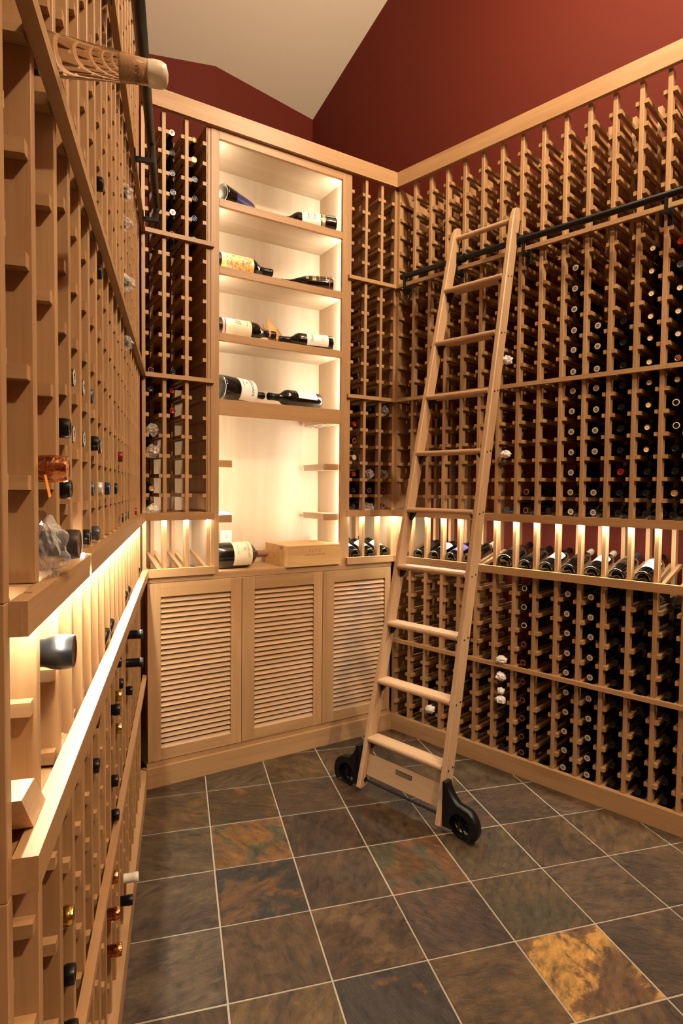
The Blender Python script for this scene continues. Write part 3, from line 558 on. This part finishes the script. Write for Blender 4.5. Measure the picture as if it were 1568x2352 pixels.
displayed(FR, RCEN(10), 'bordeaux', 'grey', 'sixth display bottle right of the ladder with bronze label bands', lab=('paper_black', .08, .15, 1.1, [('ESTATE', .014, .11)], 'ink_gold'))
displayed(FR, RCEN(11), 'bordeaux', 'black', 'last display bottle on the right with large white label', lab=('paper_white', .065, .168, 1.15, [('CABERNET', .009, .12)], 'ink_brown'))
displayed(FB, BCR[0], 'bordeaux', 'black', 'display bottle beside the niche with white label', lab=('paper_white', .06, .15, 1.05, [('CS', .03, .11)], 'ink_brown'))
displayed(FB, BCR[1], 'bordeaux', 'black', 'middle one of three display bottles between niche and corner', lab=('paper_cream', .055, .15, 1.05, [('Estate', .016, .10)], 'ink_brown'))
displayed(FB, BCR[2], 'bordeaux', 'black', 'cream-labelled display bottle in the corner bay of the back wall', lab=('paper_cream', .05, .14, 1.0, [], 'ink_brown'))
for b, wd in ((7, 'nearest'), (8, 'second'), (12, 'third'), (13, 'fourth'), (18, 'farthest')):
    displayed(FL, LC(b), 'bordeaux', 'black', f'{wd} black bottle butt showing over the bright lower ledge of the left wall', y=.026)
# ---- niche bottles (x in the wall frame = LB - s)
def lying(base, direction, kind, cap, label, lab=None, texts=(), ac=2.6, da=1.1):
    b = bottle(FB, base, direction, kind, cap, label, 'bottles lying in the lit niche', 0, 32); R = max(r for r, _ in PROF[kind][0])
    if lab:
        for mat, z0, z1, d in lab: patch(b, 'label', mat, R+.0005, z0, z1, ac, d)
    for body, size, ink, zz, sp in texts: cyl_text(b, body, size, ink, R+.0006, zz, ac, sp)
    return b
X = lambda s: LB-s
lying((X(1.092), .068, 2.9925+.0515), (.86, .50, 0), 'magnum', 'black', 'bottle with deep blue label on the top niche shelf', [('paper_blue', .07, .20, 1.9)], [('Mer', .018, 'ink_gold', .10, 0)], ac=2.6)
lying((X(.392), .075, 2.9925+.0515), (-.95, .31, 0), 'magnum', 'black', 'white-labelled magnum at the right end of the top niche shelf', [('paper_white', .095, .205, 1.2), ('ink_gold', .070, .088, 1.3)], [('Casillero', .016, 'ink_black', .168, 0), ('del', .010, 'ink_black', .15, 0), ('Diablo', .018, 'ink_black', .132, 0)], ac=0.55)
lying((X(1.135), .10, 2.6495+.0515), (1, .0, 0), 'magnum', 'black', 'magnum with red and yellow painted label on the second niche shelf', [('paper_art', .04, .222, 1.5)], ac=2.6)
lying((X(.405), .075, 2.6495+.047), (-.93, .37, 0), 'wide', 'black', 'black and gold labelled bottle on the second niche shelf', [('ink_red', .024, .028, 1.5), ('ink_gold', .105, .125, .42)], [('BBER', .018, 'paper_black', .115, 0), ('La Cote Rotie', .009, 'paper_cream', .045, 0), ('Grand Cru', .008, 'paper_cream', .085, 0), ('83', .024, 'paper_cream', .155, 0)], ac=0.55)
b = lying((X(1.115), .10, 2.309+.0515), (1, .0, 0), 'magnum', 'black', 'cream-labelled magnum with a pink neck band on the third niche shelf', [('paper_pink', .026, .040, 1.4), ('paper_cream', .044, .19, 1.4)], [('Terra', .014, 'ink_brown', .165, 0), ('#', .05, 'ink_black', .115, 0)], ac=2.6)
patch(b, 'neck_band', 'paper_pink', .0206, .305, .316, 2.6, 1.6)
lying((X(.407), .080, 2.309+.0462), (-.98, .18, 0), 'large', 'black', 'bottle with tall silver-white label on the third niche shelf', [('paper_white', .035, .165, 1.2)], [('Obelisco', .020, 'ink_black', .135, 0), ('ESTATE', .009, 'ink_gold', .118, 0), ('RED MOUNTAIN', .007, 'ink_brown', .07, 0), ('2008', .007, 'ink_brown', .06, 0)], ac=0.55)
lying((X(1.098), .10, 1.966+.0712), (.93, .36, 0), 'great', 'black', 'oversized bottle with a GUARDIAN label on the lowest niche shelf', [('paper_white', .105, .225, 1.5), ('ink_black', .112, .113, 1.5), ('ink_black', .217, .218, 1.5)], [('GUARDIAN', .028, 'ink_black', .19, 0), ('+', .04, 'ink_brown', .155, 0), ('Estate', .018, 'ink_brown', .13, 0)], ac=2.5)
lying((X(.462), .145, 1.966+.0515), (-.96, -.14, .0), 'magnum', 'black', 'bottle with bright white label pointing left on the lowest niche shelf', [('paper_white', .04, .175, .8)], [('M', .016, 'ink_gold', .155, 0)], ac=0.85)
lying((X(1.135), .125, 1.0615+.0712), (1, .02, 0), 'great', 'brown', 'large cream-labelled bottle with brown neck lying on the worktop', [('paper_cream', .115, .222, 1.35)], [('RUTHERFORD', .016, 'ink_brown', .20, 0), ('*', .05, 'ink_brown', .17, 0), ('Napa Valley', .012, 'ink_brown', .14, 0)], ac=2.6)
# ---- long clear bottle with a wax-dipped cork on the left rack
cl = link('clear_bottle', lathe([(.004, 0, 0), (.043, 0, 0), (.047, .006, 0), (.047, .15, 0), (.042, .19, 0), (.034, .23, 0), (.029, .27, 0), (.0258, .32, 0), (.0212, .37, 0), (.0172, .42, 0), (.0152, .452, 0)], 40, 'clear_glass'))
tag(cl, 'long clear glass bottle neck with corked waxed end jutting across the left rack', 'bottle')
CLL = .455; cl.rotation_mode = 'QUATERNION'; cl.rotation_quaternion = Matrix.Rotation(FL.a, 3, 'Z').to_quaternion() @ Vector((0, -1, 0)).to_track_quat('Z', 'Y'); cl.location = FL.world(LC(1)-.006, -.128+CLL, R2+.0215)
link('wine', lathe([(.004, .004, 0), (.039, .004, 0), (.0435, .010, 0), (.0435, .148, 0), (.0385, .189, 0), (.0305, .23, 0), (.0262, .27, 0), (.0240, .30, 0)], 40, 'rose_wine'), cl)
ck = link('cork', lathe([(.0150, .404, 0), (.0155, .408, 0), (.0138, .450, 0)], 30, 'cork'), cl); cyl_text(cl, 'VINHUS', .009, 'ink_brown', .0150, .428, -2.0)
wx = lathe([(.0158, .441, 0), (.0168, .443, 0), (.0176, .451, 0), (.0172, .460, 0), (.0145, .4665, 0), (.007, .469, 0)], 32, 'wax')
for vv in wx.vertices:
    n_ = noise.noise(vv.co*70)*.0022; d_ = Vector((vv.co.x, vv.co.y, 0)).normalized() if vv.co.length else Vector((0, 0, 0)); vv.co += d_*n_; vv.co.z += noise.noise(vv.co*40+Vector((3, 1, 0)))*.003
link('wax_seal', wx, cl)
# ---- crumpled wraps
def crumple(name, mat, r, sc, seed, sub=3, amp=.35, fold=14):
    bm = bmesh.new(); bmesh.ops.create_icosphere(bm, subdivisions=sub, radius=1); rs = Vector((seed*3.1, seed*1.7, seed*.9))
    for v_ in bm.verts:
        n_ = v_.co.normalized(); a_ = 1+amp*(abs(noise.noise(n_*1.6+rs))*1.6-.4)+amp*.55*(abs(noise.noise(n_*fold*.35+rs)))+amp*.25*noise.noise(n_*fold+rs)
        v_.co = Vector((n_.x*a_*r*sc[0], n_.y*a_*r*sc[1], n_.z*a_*r*sc[2]))
    me = bpy.data.meshes.new(name); bm.to_mesh(me); bm.free(); me.materials.append(M(mat)); return me
def wrap(name, mat, fr, x, y, z, r, sc, seed, label, cat, group=None, **kw):
    o = link(name, crumple(name, mat, r, sc, seed, **kw)); o.location = fr.world(x, y, z); o.rotation_euler = (0, 0, fr.a); return tag(o, label, cat, group)
TI = 'paper-wrapped necks on the right wall'
for n_, (b, l, dz, lab) in enumerate([(5, 24, .028, 'crumpled white tissue on a neck just above the lowest tier board right of the ladder'), (5, 25, .04, 'topmost of three crumpled white tissues just under the low board right of the ladder'), (5, 26, .06, 'small middle tissue of three under the low board right of the ladder'), (5, 26, .012, 'lowest crumpled white tissue under the low board right of the ladder'), (1, 28, .03, 'pale tissue bundle between the two lowest ladder treads'), (5, 11, .032, 'white tissue round a dark neck high up right of the ladder'), (5, 16, .035, 'white tissue bundle beside the ladder in the third tier')]):
    wrap('tissue_wrap', 'tissue', FR, RCEN(b), .012, LEVELS[l]+dz, .023 if n_ != 2 else .017, (1.15, 1.0, .95), n_+1, lab, 'tissue wrap', TI)
PG = 'plastic-wrapped necks in the racks'
for n_, (fr, x, z, r, lab) in enumerate([(FL, LC(12), LEVELS[8]+.034, .026, 'clear plastic wrap on a neck high on the left wall, above the black bracket'), (FL, LC(12), LEVELS[9]+.03, .022, 'clear plastic wrap just under the topmost wrapped neck of the left wall'), (FL, LC(12), LEVELS[11]+.03, .028, 'clear plastic wrap in the left wall column above the long diagonal board'), (FL, LC(12), LEVELS[13]+.03, .022, 'small clear plastic wrap just below the long diagonal board'),
        (FB, BCL[0], LEVELS[15]+.03, .028, 'plastic wrap on upper gold-capped bottle in rack left of niche'), (FB, BCL[0], LEVELS[16]+.02, .03, 'plastic wrap on second gold-capped bottle in rack left of niche'), (FB, BCL[0], LEVELS[19]+.015, .034, 'plastic wrap on lowest gold-capped bottle in rack left of niche'),
        (FB, BCR[1], LEVELS[17]+.035, .028, 'plastic wrap in middle bay right of niche, fifth row'), (FB, BCR[2], LEVELS[17]+.035, .028, 'plastic wrap in corner bay right of niche, fifth row'), (FB, BCR[1], LEVELS[19]+.02, .03, 'plastic wrap in middle bay right of niche, bottom row'), (FB, BCR[2], LEVELS[13]+.03, .026, 'plastic wrap in corner bay right of niche, under the second board')]):
    wrap('plastic_wrap', 'clear_plastic', fr, x, .02 if fr is FL else .05, z, r, (1, 1, 1), n_+20, lab, 'plastic wrap', PG, amp=.45)
racked(FL, LC(1), ULT-.0095, -.020, 'magnum', 'dusk', 'dark brown neck poking out of a clear plastic bag on the left ledge', lift=.052)
wrap('plastic_bag', 'clear_plastic', FL, LC(1)-.020, .016, ULT+.036, .037, (.95, .62, 1.1), 41, 'crumpled clear plastic bag round a bottle on the left ledge', 'plastic bag', amp=.38, sub=4, fold=9)
# dried leaf, paper, tag, outlet
lf = link('dried_leaf', None); lf.location = FB.world(X(.742), .165, 2.309); lf.scale = (1.25, 1.25, 1.3); lf.rotation_euler = (0, 0, FB.a); tag(lf, 'crisp brown dried leaf sticking up behind the third niche shelf bottles', 'leaf')
for k_, (a, h, wd, tl) in enumerate([(.2, .135, .030, .25), (1.3, .10, .032, .55), (2.6, .085, .03, -.5), (-.7, .095, .034, .4), (-1.8, .07, .03, -.35)]):
    v, f = [], []
    for i in range(9):
        q = i/8; ww = wd*math.sin(math.pi*min(1, q*.88+.1))*(1+.3*noise.noise(Vector((k_, q*4, 0)))); bend = tl*h*q*q; cr = .012*math.sin(q*9+k_)
        for u in (-1, -.4, .4, 1): v.append((math.cos(a)*u*ww-math.sin(a)*(bend+cr*abs(u)), math.sin(a)*u*ww+math.cos(a)*(bend+cr*abs(u)), h*q))
    for i in range(8):
        for j in range(3): f.append([i*4+j, i*4+j+1, i*4+j+5, i*4+j+4])
    me = pymesh('leaf', v, f, 'dried_leaf'); o = link('leaf', me, lf); md = o.modifiers.new('s', 'SOLIDIFY'); md.thickness = .0012
def sheet(name, label, cat, fr, pts, mat, thick=.0006):
    n = len(pts); o = link(name, pymesh(name, [tuple(fr.world(*p)) for p in pts]+[tuple(fr.world(p[0], p[1], p[2]-thick)) for p in pts], [list(range(n)), [n+i for i in range(n)][::-1]]+[[i, n+i, n+(i+1) % n, (i+1) % n] for i in range(n)], mat)); return tag(o, label, cat)
sheet('paper_sheet', 'white paper lying on the lower left glass rail in the niche', 'paper', FB, [(X(1.15), .05, 1.3585), (X(1.035), .035, 1.360), (X(1.022), .12, 1.368), (X(1.04), .22, 1.375), (X(1.15), .26, 1.366)], 'paper_white')
sheet('neck_tag', 'small orange tag hanging below the copper foil neck', 'tag', FL, [(-2.202, .013, 1.516), (-2.192, .012, 1.515), (-2.184, .008, 1.488), (-2.195, .009, 1.486)], 'orange_tag')
ol = thing('power_outlet', 'white wall outlet behind the large bottle on the worktop', 'outlet', FB, X(.9575), .35, 1.197)
box('cover_plate', ol, 'outlet_white', X(.9935), X(.9215), .345, .3498, 1.140, 1.2545, .002)
for zc in (1.2185, 1.1765):
    pl = box('socket', ol, 'outlet_white', X(.9745), X(.9405), .3428, .345, zc-.014, zc+.014, .003); pl['org'] = (0, 0, 0)
    for dx, dz, wq, hq in ((-.0065, .004, .002, .008), (.0065, .004, .002, .007), (0, -.007, .004, .004)): 
        o = link('slot', boxmesh(wq, .0006, hq, 'ink_black'), pl); o.location = (dx, -.0012, dz)
# ---- wine crate
cr = thing('wine_crate', 'flat wooden wine crate printed FUTO OAKVILLE ESTATE on the worktop', 'crate', FB, X(.559), .145, 1.0617)
cx0, cx1, cy0, cy1, cz0, cz1 = X(.732), X(.386), -.004, .292, 1.0617, 1.181
box('front_panel', cr, 'crate_pine', cx0, cx1, cy0, cy0+.012, cz0, cz1-.009, .001); box('rear_panel', cr, 'crate_pine', cx0, cx1, cy1-.012, cy1, cz0, cz1-.009)
for xa in (cx0, cx1-.012): box('side_panel', cr, 'crate_pine', xa, xa+.012, cy0+.0122, cy1-.0122, cz0, cz1-.009)
box('bottom_panel', cr, 'crate_pine', cx0+.0122, cx1-.0122, cy0+.0122, cy1-.0122, cz0, cz0+.009); box('lid', cr, 'crate_pine', cx0-.0005, cx1+.0005, cy0-.0005, cy1+.0005, cz1-.0088, cz1, .001)
og = Vector(cr['org']); FM = lambda x, z: Matrix.Translation(Vector((x, cy0-.0004, z))-og) @ Matrix.Rotation(math.pi/2, 4, 'X')
flat_text(cr, 'F U T O', .022, 'ink_brown', FM(X(.555), 1.148)); flat_text(cr, 'OAKVILLE  ESTATE', .016, 'ink_brown', FM(X(.555), 1.126))
SM = lambda y, z: Matrix.Translation(Vector((cx0-.0004, y, z))-og) @ Matrix.Rotation(-math.pi/2, 4, 'Z') @ Matrix.Rotation(math.pi/2, 4, 'X')
for y_, h_, w_ in ((.07, .075, .045), (.16, .06, .035)):
    v = [SM(y_, 1.118) @ Vector(c) for c in ((-w_/2, -h_/2, 0), (w_/2, -h_/2, 0), (w_/2, h_/2, 0), (-w_/2, h_/2, 0))]
    link('stamp', pymesh('stamp', [tuple(c) for c in v], [[0, 1, 2, 3]], 'crate_stamp' if 'crate_stamp' in MATS else 'ink_gold'), cr)
flat_text(cr, 'II', .030, 'ink_brown', SM(.16, 1.105) @ Matrix.Translation((0, 0, .0004)))
# ---- rough pine block on the lower ledge
bp_ = [(-2.292, LLT+.001), (-2.2265, LLT+.001), (-2.286, 1.153), (-2.3455, 1.156)]
blk = link('wood_block', pymesh('wood_block', [tuple(FL.world(x, y, z)-FL.world(-2.29, .03, LLT)) for y in (.010, .058) for x, z in bp_], [[0, 1, 2, 3], [7, 6, 5, 4], [0, 4, 5, 1], [1, 5, 6, 2], [2, 6, 7, 3], [3, 7, 4, 0]], 'block_pine'))
blk.location = FL.world(-2.29, .03, LLT); tag(blk, 'rough-sawn pale pine wedge block lying on the lower left ledge', 'wood block')
# ---------------------------------------------------------------- black pipe rails
def bracket(parent, x, yc, zc):
    box('mounting_plate', parent, 'black_metal', x-.011, x+.011, -.004 if parent is not None else 0, 0, R1-.10, R1-.0225, .001)
    box('arm', parent, 'black_metal', x-.007, x+.007, yc-.012, -.0041, R1-.066, R1-.050); box('upright', parent, 'black_metal', x-.007, x+.007, yc-.012, yc-.002, R1-.0498, zc-.012)
RAIL_Y, RAIL_Z, RAIL_R = -.057, 2.764, .0155
pr = thing('ladder_rail', 'black pipe rail for the ladder along the right wall', 'rail', FR, .08, RAIL_Y, RAIL_Z)
tube('pipe', pr, 'black_metal', (.085, RAIL_Y, RAIL_Z), (R_END, RAIL_Y, RAIL_Z), RAIL_R, 20); 
for x in (.115+.0, .475, .872, 1.527): bracket(pr, x, RAIL_Y, RAIL_Z)
pl2 = thing('ladder_rail', 'black pipe rail along the top of the left wall', 'rail', FL, -.2, RAIL_Y, RAIL_Z)
tube('pipe', pl2, 'black_metal', (-2.6, RAIL_Y, RAIL_Z), (-.17, RAIL_Y, RAIL_Z), RAIL_R, 20)
for x in (-.22, -.72, -1.5): bracket(pl2, x, RAIL_Y, RAIL_Z)
# ---------------------------------------------------------------- rolling ladder
ld = thing('library_ladder', 'pale wooden rolling library ladder leaning on the right wall rail', 'ladder', FR, .638, -.70, 0)
OG = Vector(ld['org']); GR = .2177
def lad(s, z, d=0):   # point on the ladder axis; d = distance in front of the stringer axis plane
    return Vector((s, -(.70-GR*(z-.03))-d, z))
def sline(side, z): return (.4007+(.4817-.4007)*(z-.03)/2.884) if side == 0 else (.8748+(.8309-.8748)*(z-.03)/2.884)
nrm = Vector((0, -1, -GR)).normalized(); up = Vector((0, GR, 1)).normalized()
for side in (0, 1):
    z0, z1 = .028, 2.925; v = []; hw = .0135; hd = .036
    prof = [(-hd+.004, -hw), (hd-.004, -hw), (hd, -hw+.004), (hd, hw-.004), (hd-.004, hw), (-hd+.004, hw), (-hd, hw-.004), (-hd, -hw+.004)]
    rings = [(z0, .72), (z0+.012, 1.), (z1-.06, 1.), (z1-.025, .8), (z1, .45)]
    for z, k in rings:
        c = lad(sline(side, z), z)-OG
        v += [tuple(c+nrm*(-a*k)+Vector((b*(1 if k > .9 else .9), 0, 0))) for a, b in prof]
    n = len(prof); f = [list(range(n)), [len(v)-1-i for i in range(n)]]
    for r_ in range(len(rings)-1):
        for i in range(n): f.append([r_*n+i, r_*n+n+i, r_*n+n+(i+1) % n, r_*n+(i+1) % n])
    st = link('stringer', pymesh('stringer', v, f, 'ladder_wood_along_z'), ld); bm = bmesh.new(); bm.from_mesh(st.data); bmesh.ops.recalc_face_normals(bm, faces=bm.faces); bm.to_mesh(st.data); bm.free()
    # hook plate behind the upper stringer, roller on the pipe
    v = []
    for z in (2.45, 2.86):
        c = lad(sline(side, z), z)-OG-nrm*(.0405)
        v += [tuple(c+nrm*a+Vector((b, 0, 0))) for a, b in ((-.003, -.0125), (.003, -.0125), (.003, .0125), (-.003, .0125))]
    hk = link('hook_plate', pymesh('hook', v, [[3, 2, 1, 0], [4, 5, 6, 7]]+[[i, (i+1) % 4, 4+(i+1) % 4, 4+i] for i in range(4)], 'black_metal'), ld); hk['org'] = tuple(OG)
    sx = sline(side, RAIL_Z); tube('roller', hk, 'black_metal', (sx+.016, RAIL_Y, RAIL_Z), (sx+.05, RAIL_Y, RAIL_Z), .023, 18)
    box('roller_bracket', hk, 'black_metal', sx+.010, sx+.016, RAIL_Y-.03, RAIL_Y+.012, RAIL_Z-.03, RAIL_Z+.03)
tube('top_rung', ld, 'ladder_wood_along_x', lad(sline(0, 2.865), 2.865)+Vector((.012, 0, 0)), lad(sline(1, 2.865), 2.865)-Vector((.012, 0, 0)), .0145, 18)
TZ = [2.565, 2.276, 1.985, 1.690, 1.398, 1.108, .824, .541, .262]
for z in TZ:
    a, b = sline(0, z)+.0137, sline(1, z)-.0137; c = lad(0, z)
    yf, yb = c.y-.038, c.y+.040; th = .0115
    prf = [(yf+.006, -th), (yb, -th), (yb, th), (yf+.006, th), (yf+.0015, th*.55), (yf, 0), (yf+.0015, -th*.55)]
    n = len(prf); v = [(x-OG.x, y-OG.y, z+q-OG.z) for x in (a, b) for y, q in prf]
    f = [list(range(n)), [2*n-1-i for i in range(n)]]+[[i, n+i, n+(i+1) % n, (i+1) % n] for i in range(n)]
    tr = link('tread', pymesh('tread', v, f, 'ladder_wood_along_x'), ld); bm = bmesh.new(); bm.from_mesh(tr.data); bmesh.ops.recalc_face_normals(bm, faces=bm.faces); bm.to_mesh(tr.data); bm.free()
    for x, sg in ((a, 1), (b, -1)):
        zz = z-th-.0002; v = [(gx-OG.x, y-OG.y, q-OG.z) for y in (c.y-.012, c.y+.012) for gx, q in ((x, zz), (x+sg*.032, zz), (x, zz-.042))]
        g_ = link('bracket', pymesh('gusset', v, [[0, 1, 2], [5, 4, 3], [0, 3, 4, 1], [1, 4, 5, 2], [2, 5, 3, 0]], 'black_metal'), tr); 
    for side in (1, 0):
        for d in (-.016, .016):
            q = lad(sline(side, z), z-.002)+nrm*d; x0 = q.x+(.0132 if side else -.0152); tube('bolt', tr, 'black_metal', (x0, q.y, q.z), (x0+.002, q.y, q.z), .0042, 10).location = Vector((x0, q.y, q.z))-OG
# foot board with nameplate
a, b = sline(0, .13)+.0137, sline(1, .13)-.0137; c = lad(0, .135)
fb = box('foot_board', ld, 'ladder_wood_along_x', a, b, c.y-.004, c.y+.014, .083, .185, .001); fb.rotation_euler = (-GR*.9, 0, 0)
npl = link('nameplate', boxmesh(.095, .0012, .022, 'nameplate_bronze'), fb); npl.location = (.005, -.0097, .022)
for dx, dz, wq, hq in ((0, .010, .095, .0016), (0, -.010, .095, .0016), (.0467, 0, .0016, .02), (-.0467, 0, .0016, .02)): 
    o = link('plate_rim', boxmesh(wq, .0008, hq, 'ink_black'), npl); o.location = (dx, -.0008, dz)
# wheels in teardrop guards, axle rod
for side, sg in ((0, -1), (1, 1)):
    s0 = sline(side, .12)+sg*.0145; cyw = lad(0, .06).y; wc = Vector((s0+sg*.088, cyw, .064)); wr = .060
    gd = link('wheel_guard', None, ld); gd['org'] = tuple(OG)
    # outline in the vertical plane of the rail: up the stringer, over and down the outer side
    pts = []
    top = (s0+sg*.004, .225)
    for t_ in range(13):
        q = t_/12; 
        if q < .42: u = q/.42; px = s0+sg*(.020+.052*u**1.8); pz = .225-.085*u
        else: u = (q-.42)/.58; an = math.radians(75-115*u); px = wc.x+sg*.078*math.cos(an); pz = .064+.078*math.sin(an)
        pts.append((px, pz))
    v, f = [], []
    for (px, pz) in pts:
        dxn, dzn = px-(wc.x-sg*.02), pz-.06; ln = math.hypot(dxn, dzn); ox, oz = dxn/ln*.006, dzn/ln*.006
        for y_ in (cyw-.021, cyw+.021): v += [(px-OG.x, y_-OG.y, pz-OG.z), (px+ox-OG.x, y_-OG.y, pz+oz-OG.z)]
    for i in range(len(pts)-1):
        b_ = i*4; f += [[b_, b_+4, b_+6, b_+2], [b_+1, b_+3, b_+7, b_+5], [b_, b_+1, b_+5, b_+4], [b_+2, b_+6, b_+7, b_+3]]
    f += [[0, 2, 3, 1], [len(v)-4, len(v)-3, len(v)-1, len(v)-2]]
    link('guard_band', pymesh('band', v, f, 'black_metal', True), gd)
    # flange against the stringer and rear cheek plate
    box('flange', gd, 'black_metal', s0, s0+sg*.020, cyw-.021, cyw+.021, .05, .228, .001)
    outline = [(s0, .05)]+[(s0, .225)]+[(px, pz) for px, pz in pts]
    v = [(x-OG.x, cyw+.0185-OG.y, z-OG.z) for x, z in outline]+[(x-OG.x, cyw+.021-OG.y, z-OG.z) for x, z in outline]; n = len(outline)
    link('cheek_plate', pymesh('cheek', v, [list(range(n)), [n+i for i in range(n)][::-1]]+[[i, n+i, n+(i+1) % n, (i+1) % n] for i in range(n)], 'black_metal'), gd)
    ring = [(wc.x+sg*.050*math.cos(math.radians(d_)), .0635+.050*math.sin(math.radians(d_))) for d_ in range(-40, 221, 20)]
    ol_ = [(s0, .225)]+[(px, pz) for px, pz in pts]+ring+[(s0, .03)]
    v = [(x-OG.x, cyw-.021-OG.y, z-OG.z) for x, z in ol_]+[(x-OG.x, cyw-.0185-OG.y, z-OG.z) for x, z in ol_]; n = len(ol_)
    link('front_plate', pymesh('plate', v, [list(range(n)), [n+i for i in range(n)][::-1]]+[[i, n+i, n+(i+1) % n, (i+1) % n] for i in range(n)], 'black_metal'), gd)
    wh = link('wheel', None, ld); wh['org'] = tuple(OG)
    key = 'wheel_tyre'
    if key not in CACHE: CACHE[key] = sharp(lathe([(.046, -.011, 0), (.060, -.011, 0), (.0625, -.006, 0), (.0625, .006, 0), (.060, .011, 0), (.046, .011, 0), (.046, -.011, 0)], 32, 'black_metal', False))
    ty = link('tyre', CACHE[key], wh); ty.location = Vector((wc.x, cyw, .0635))-OG; ty.rotation_euler = (math.pi/2, 0, 0)
    tube('hub', wh, 'black_metal', (wc.x, cyw-.014, .0635), (wc.x, cyw+.014, .0635), .014, 16)
    for k_ in range(8):
        an = k_*math.pi/4+.2; tube('spoke', wh, 'black_metal', (wc.x+.012*math.cos(an), cyw, .0635+.012*math.sin(an)), (wc.x+.047*math.cos(an), cyw, .0635+.047*math.sin(an)), .0042, 8)
    tube('axle_bolt', wh, 'black_metal', (wc.x, cyw-.024, .0635), (wc.x, cyw-.014, .0635), .008, 6)
q = lad(0, .062); tube('axle_rod', ld, 'black_metal', (sline(0, .06)-.02, q.y, .062), (sline(1, .06)+.02, q.y, .062), .0055, 10)
tube('foot_bolt', ld, 'black_metal', (sline(0, .062)+.0132, q.y, .062), (sline(0, .062)+.0175, q.y, .062), .011, 16)
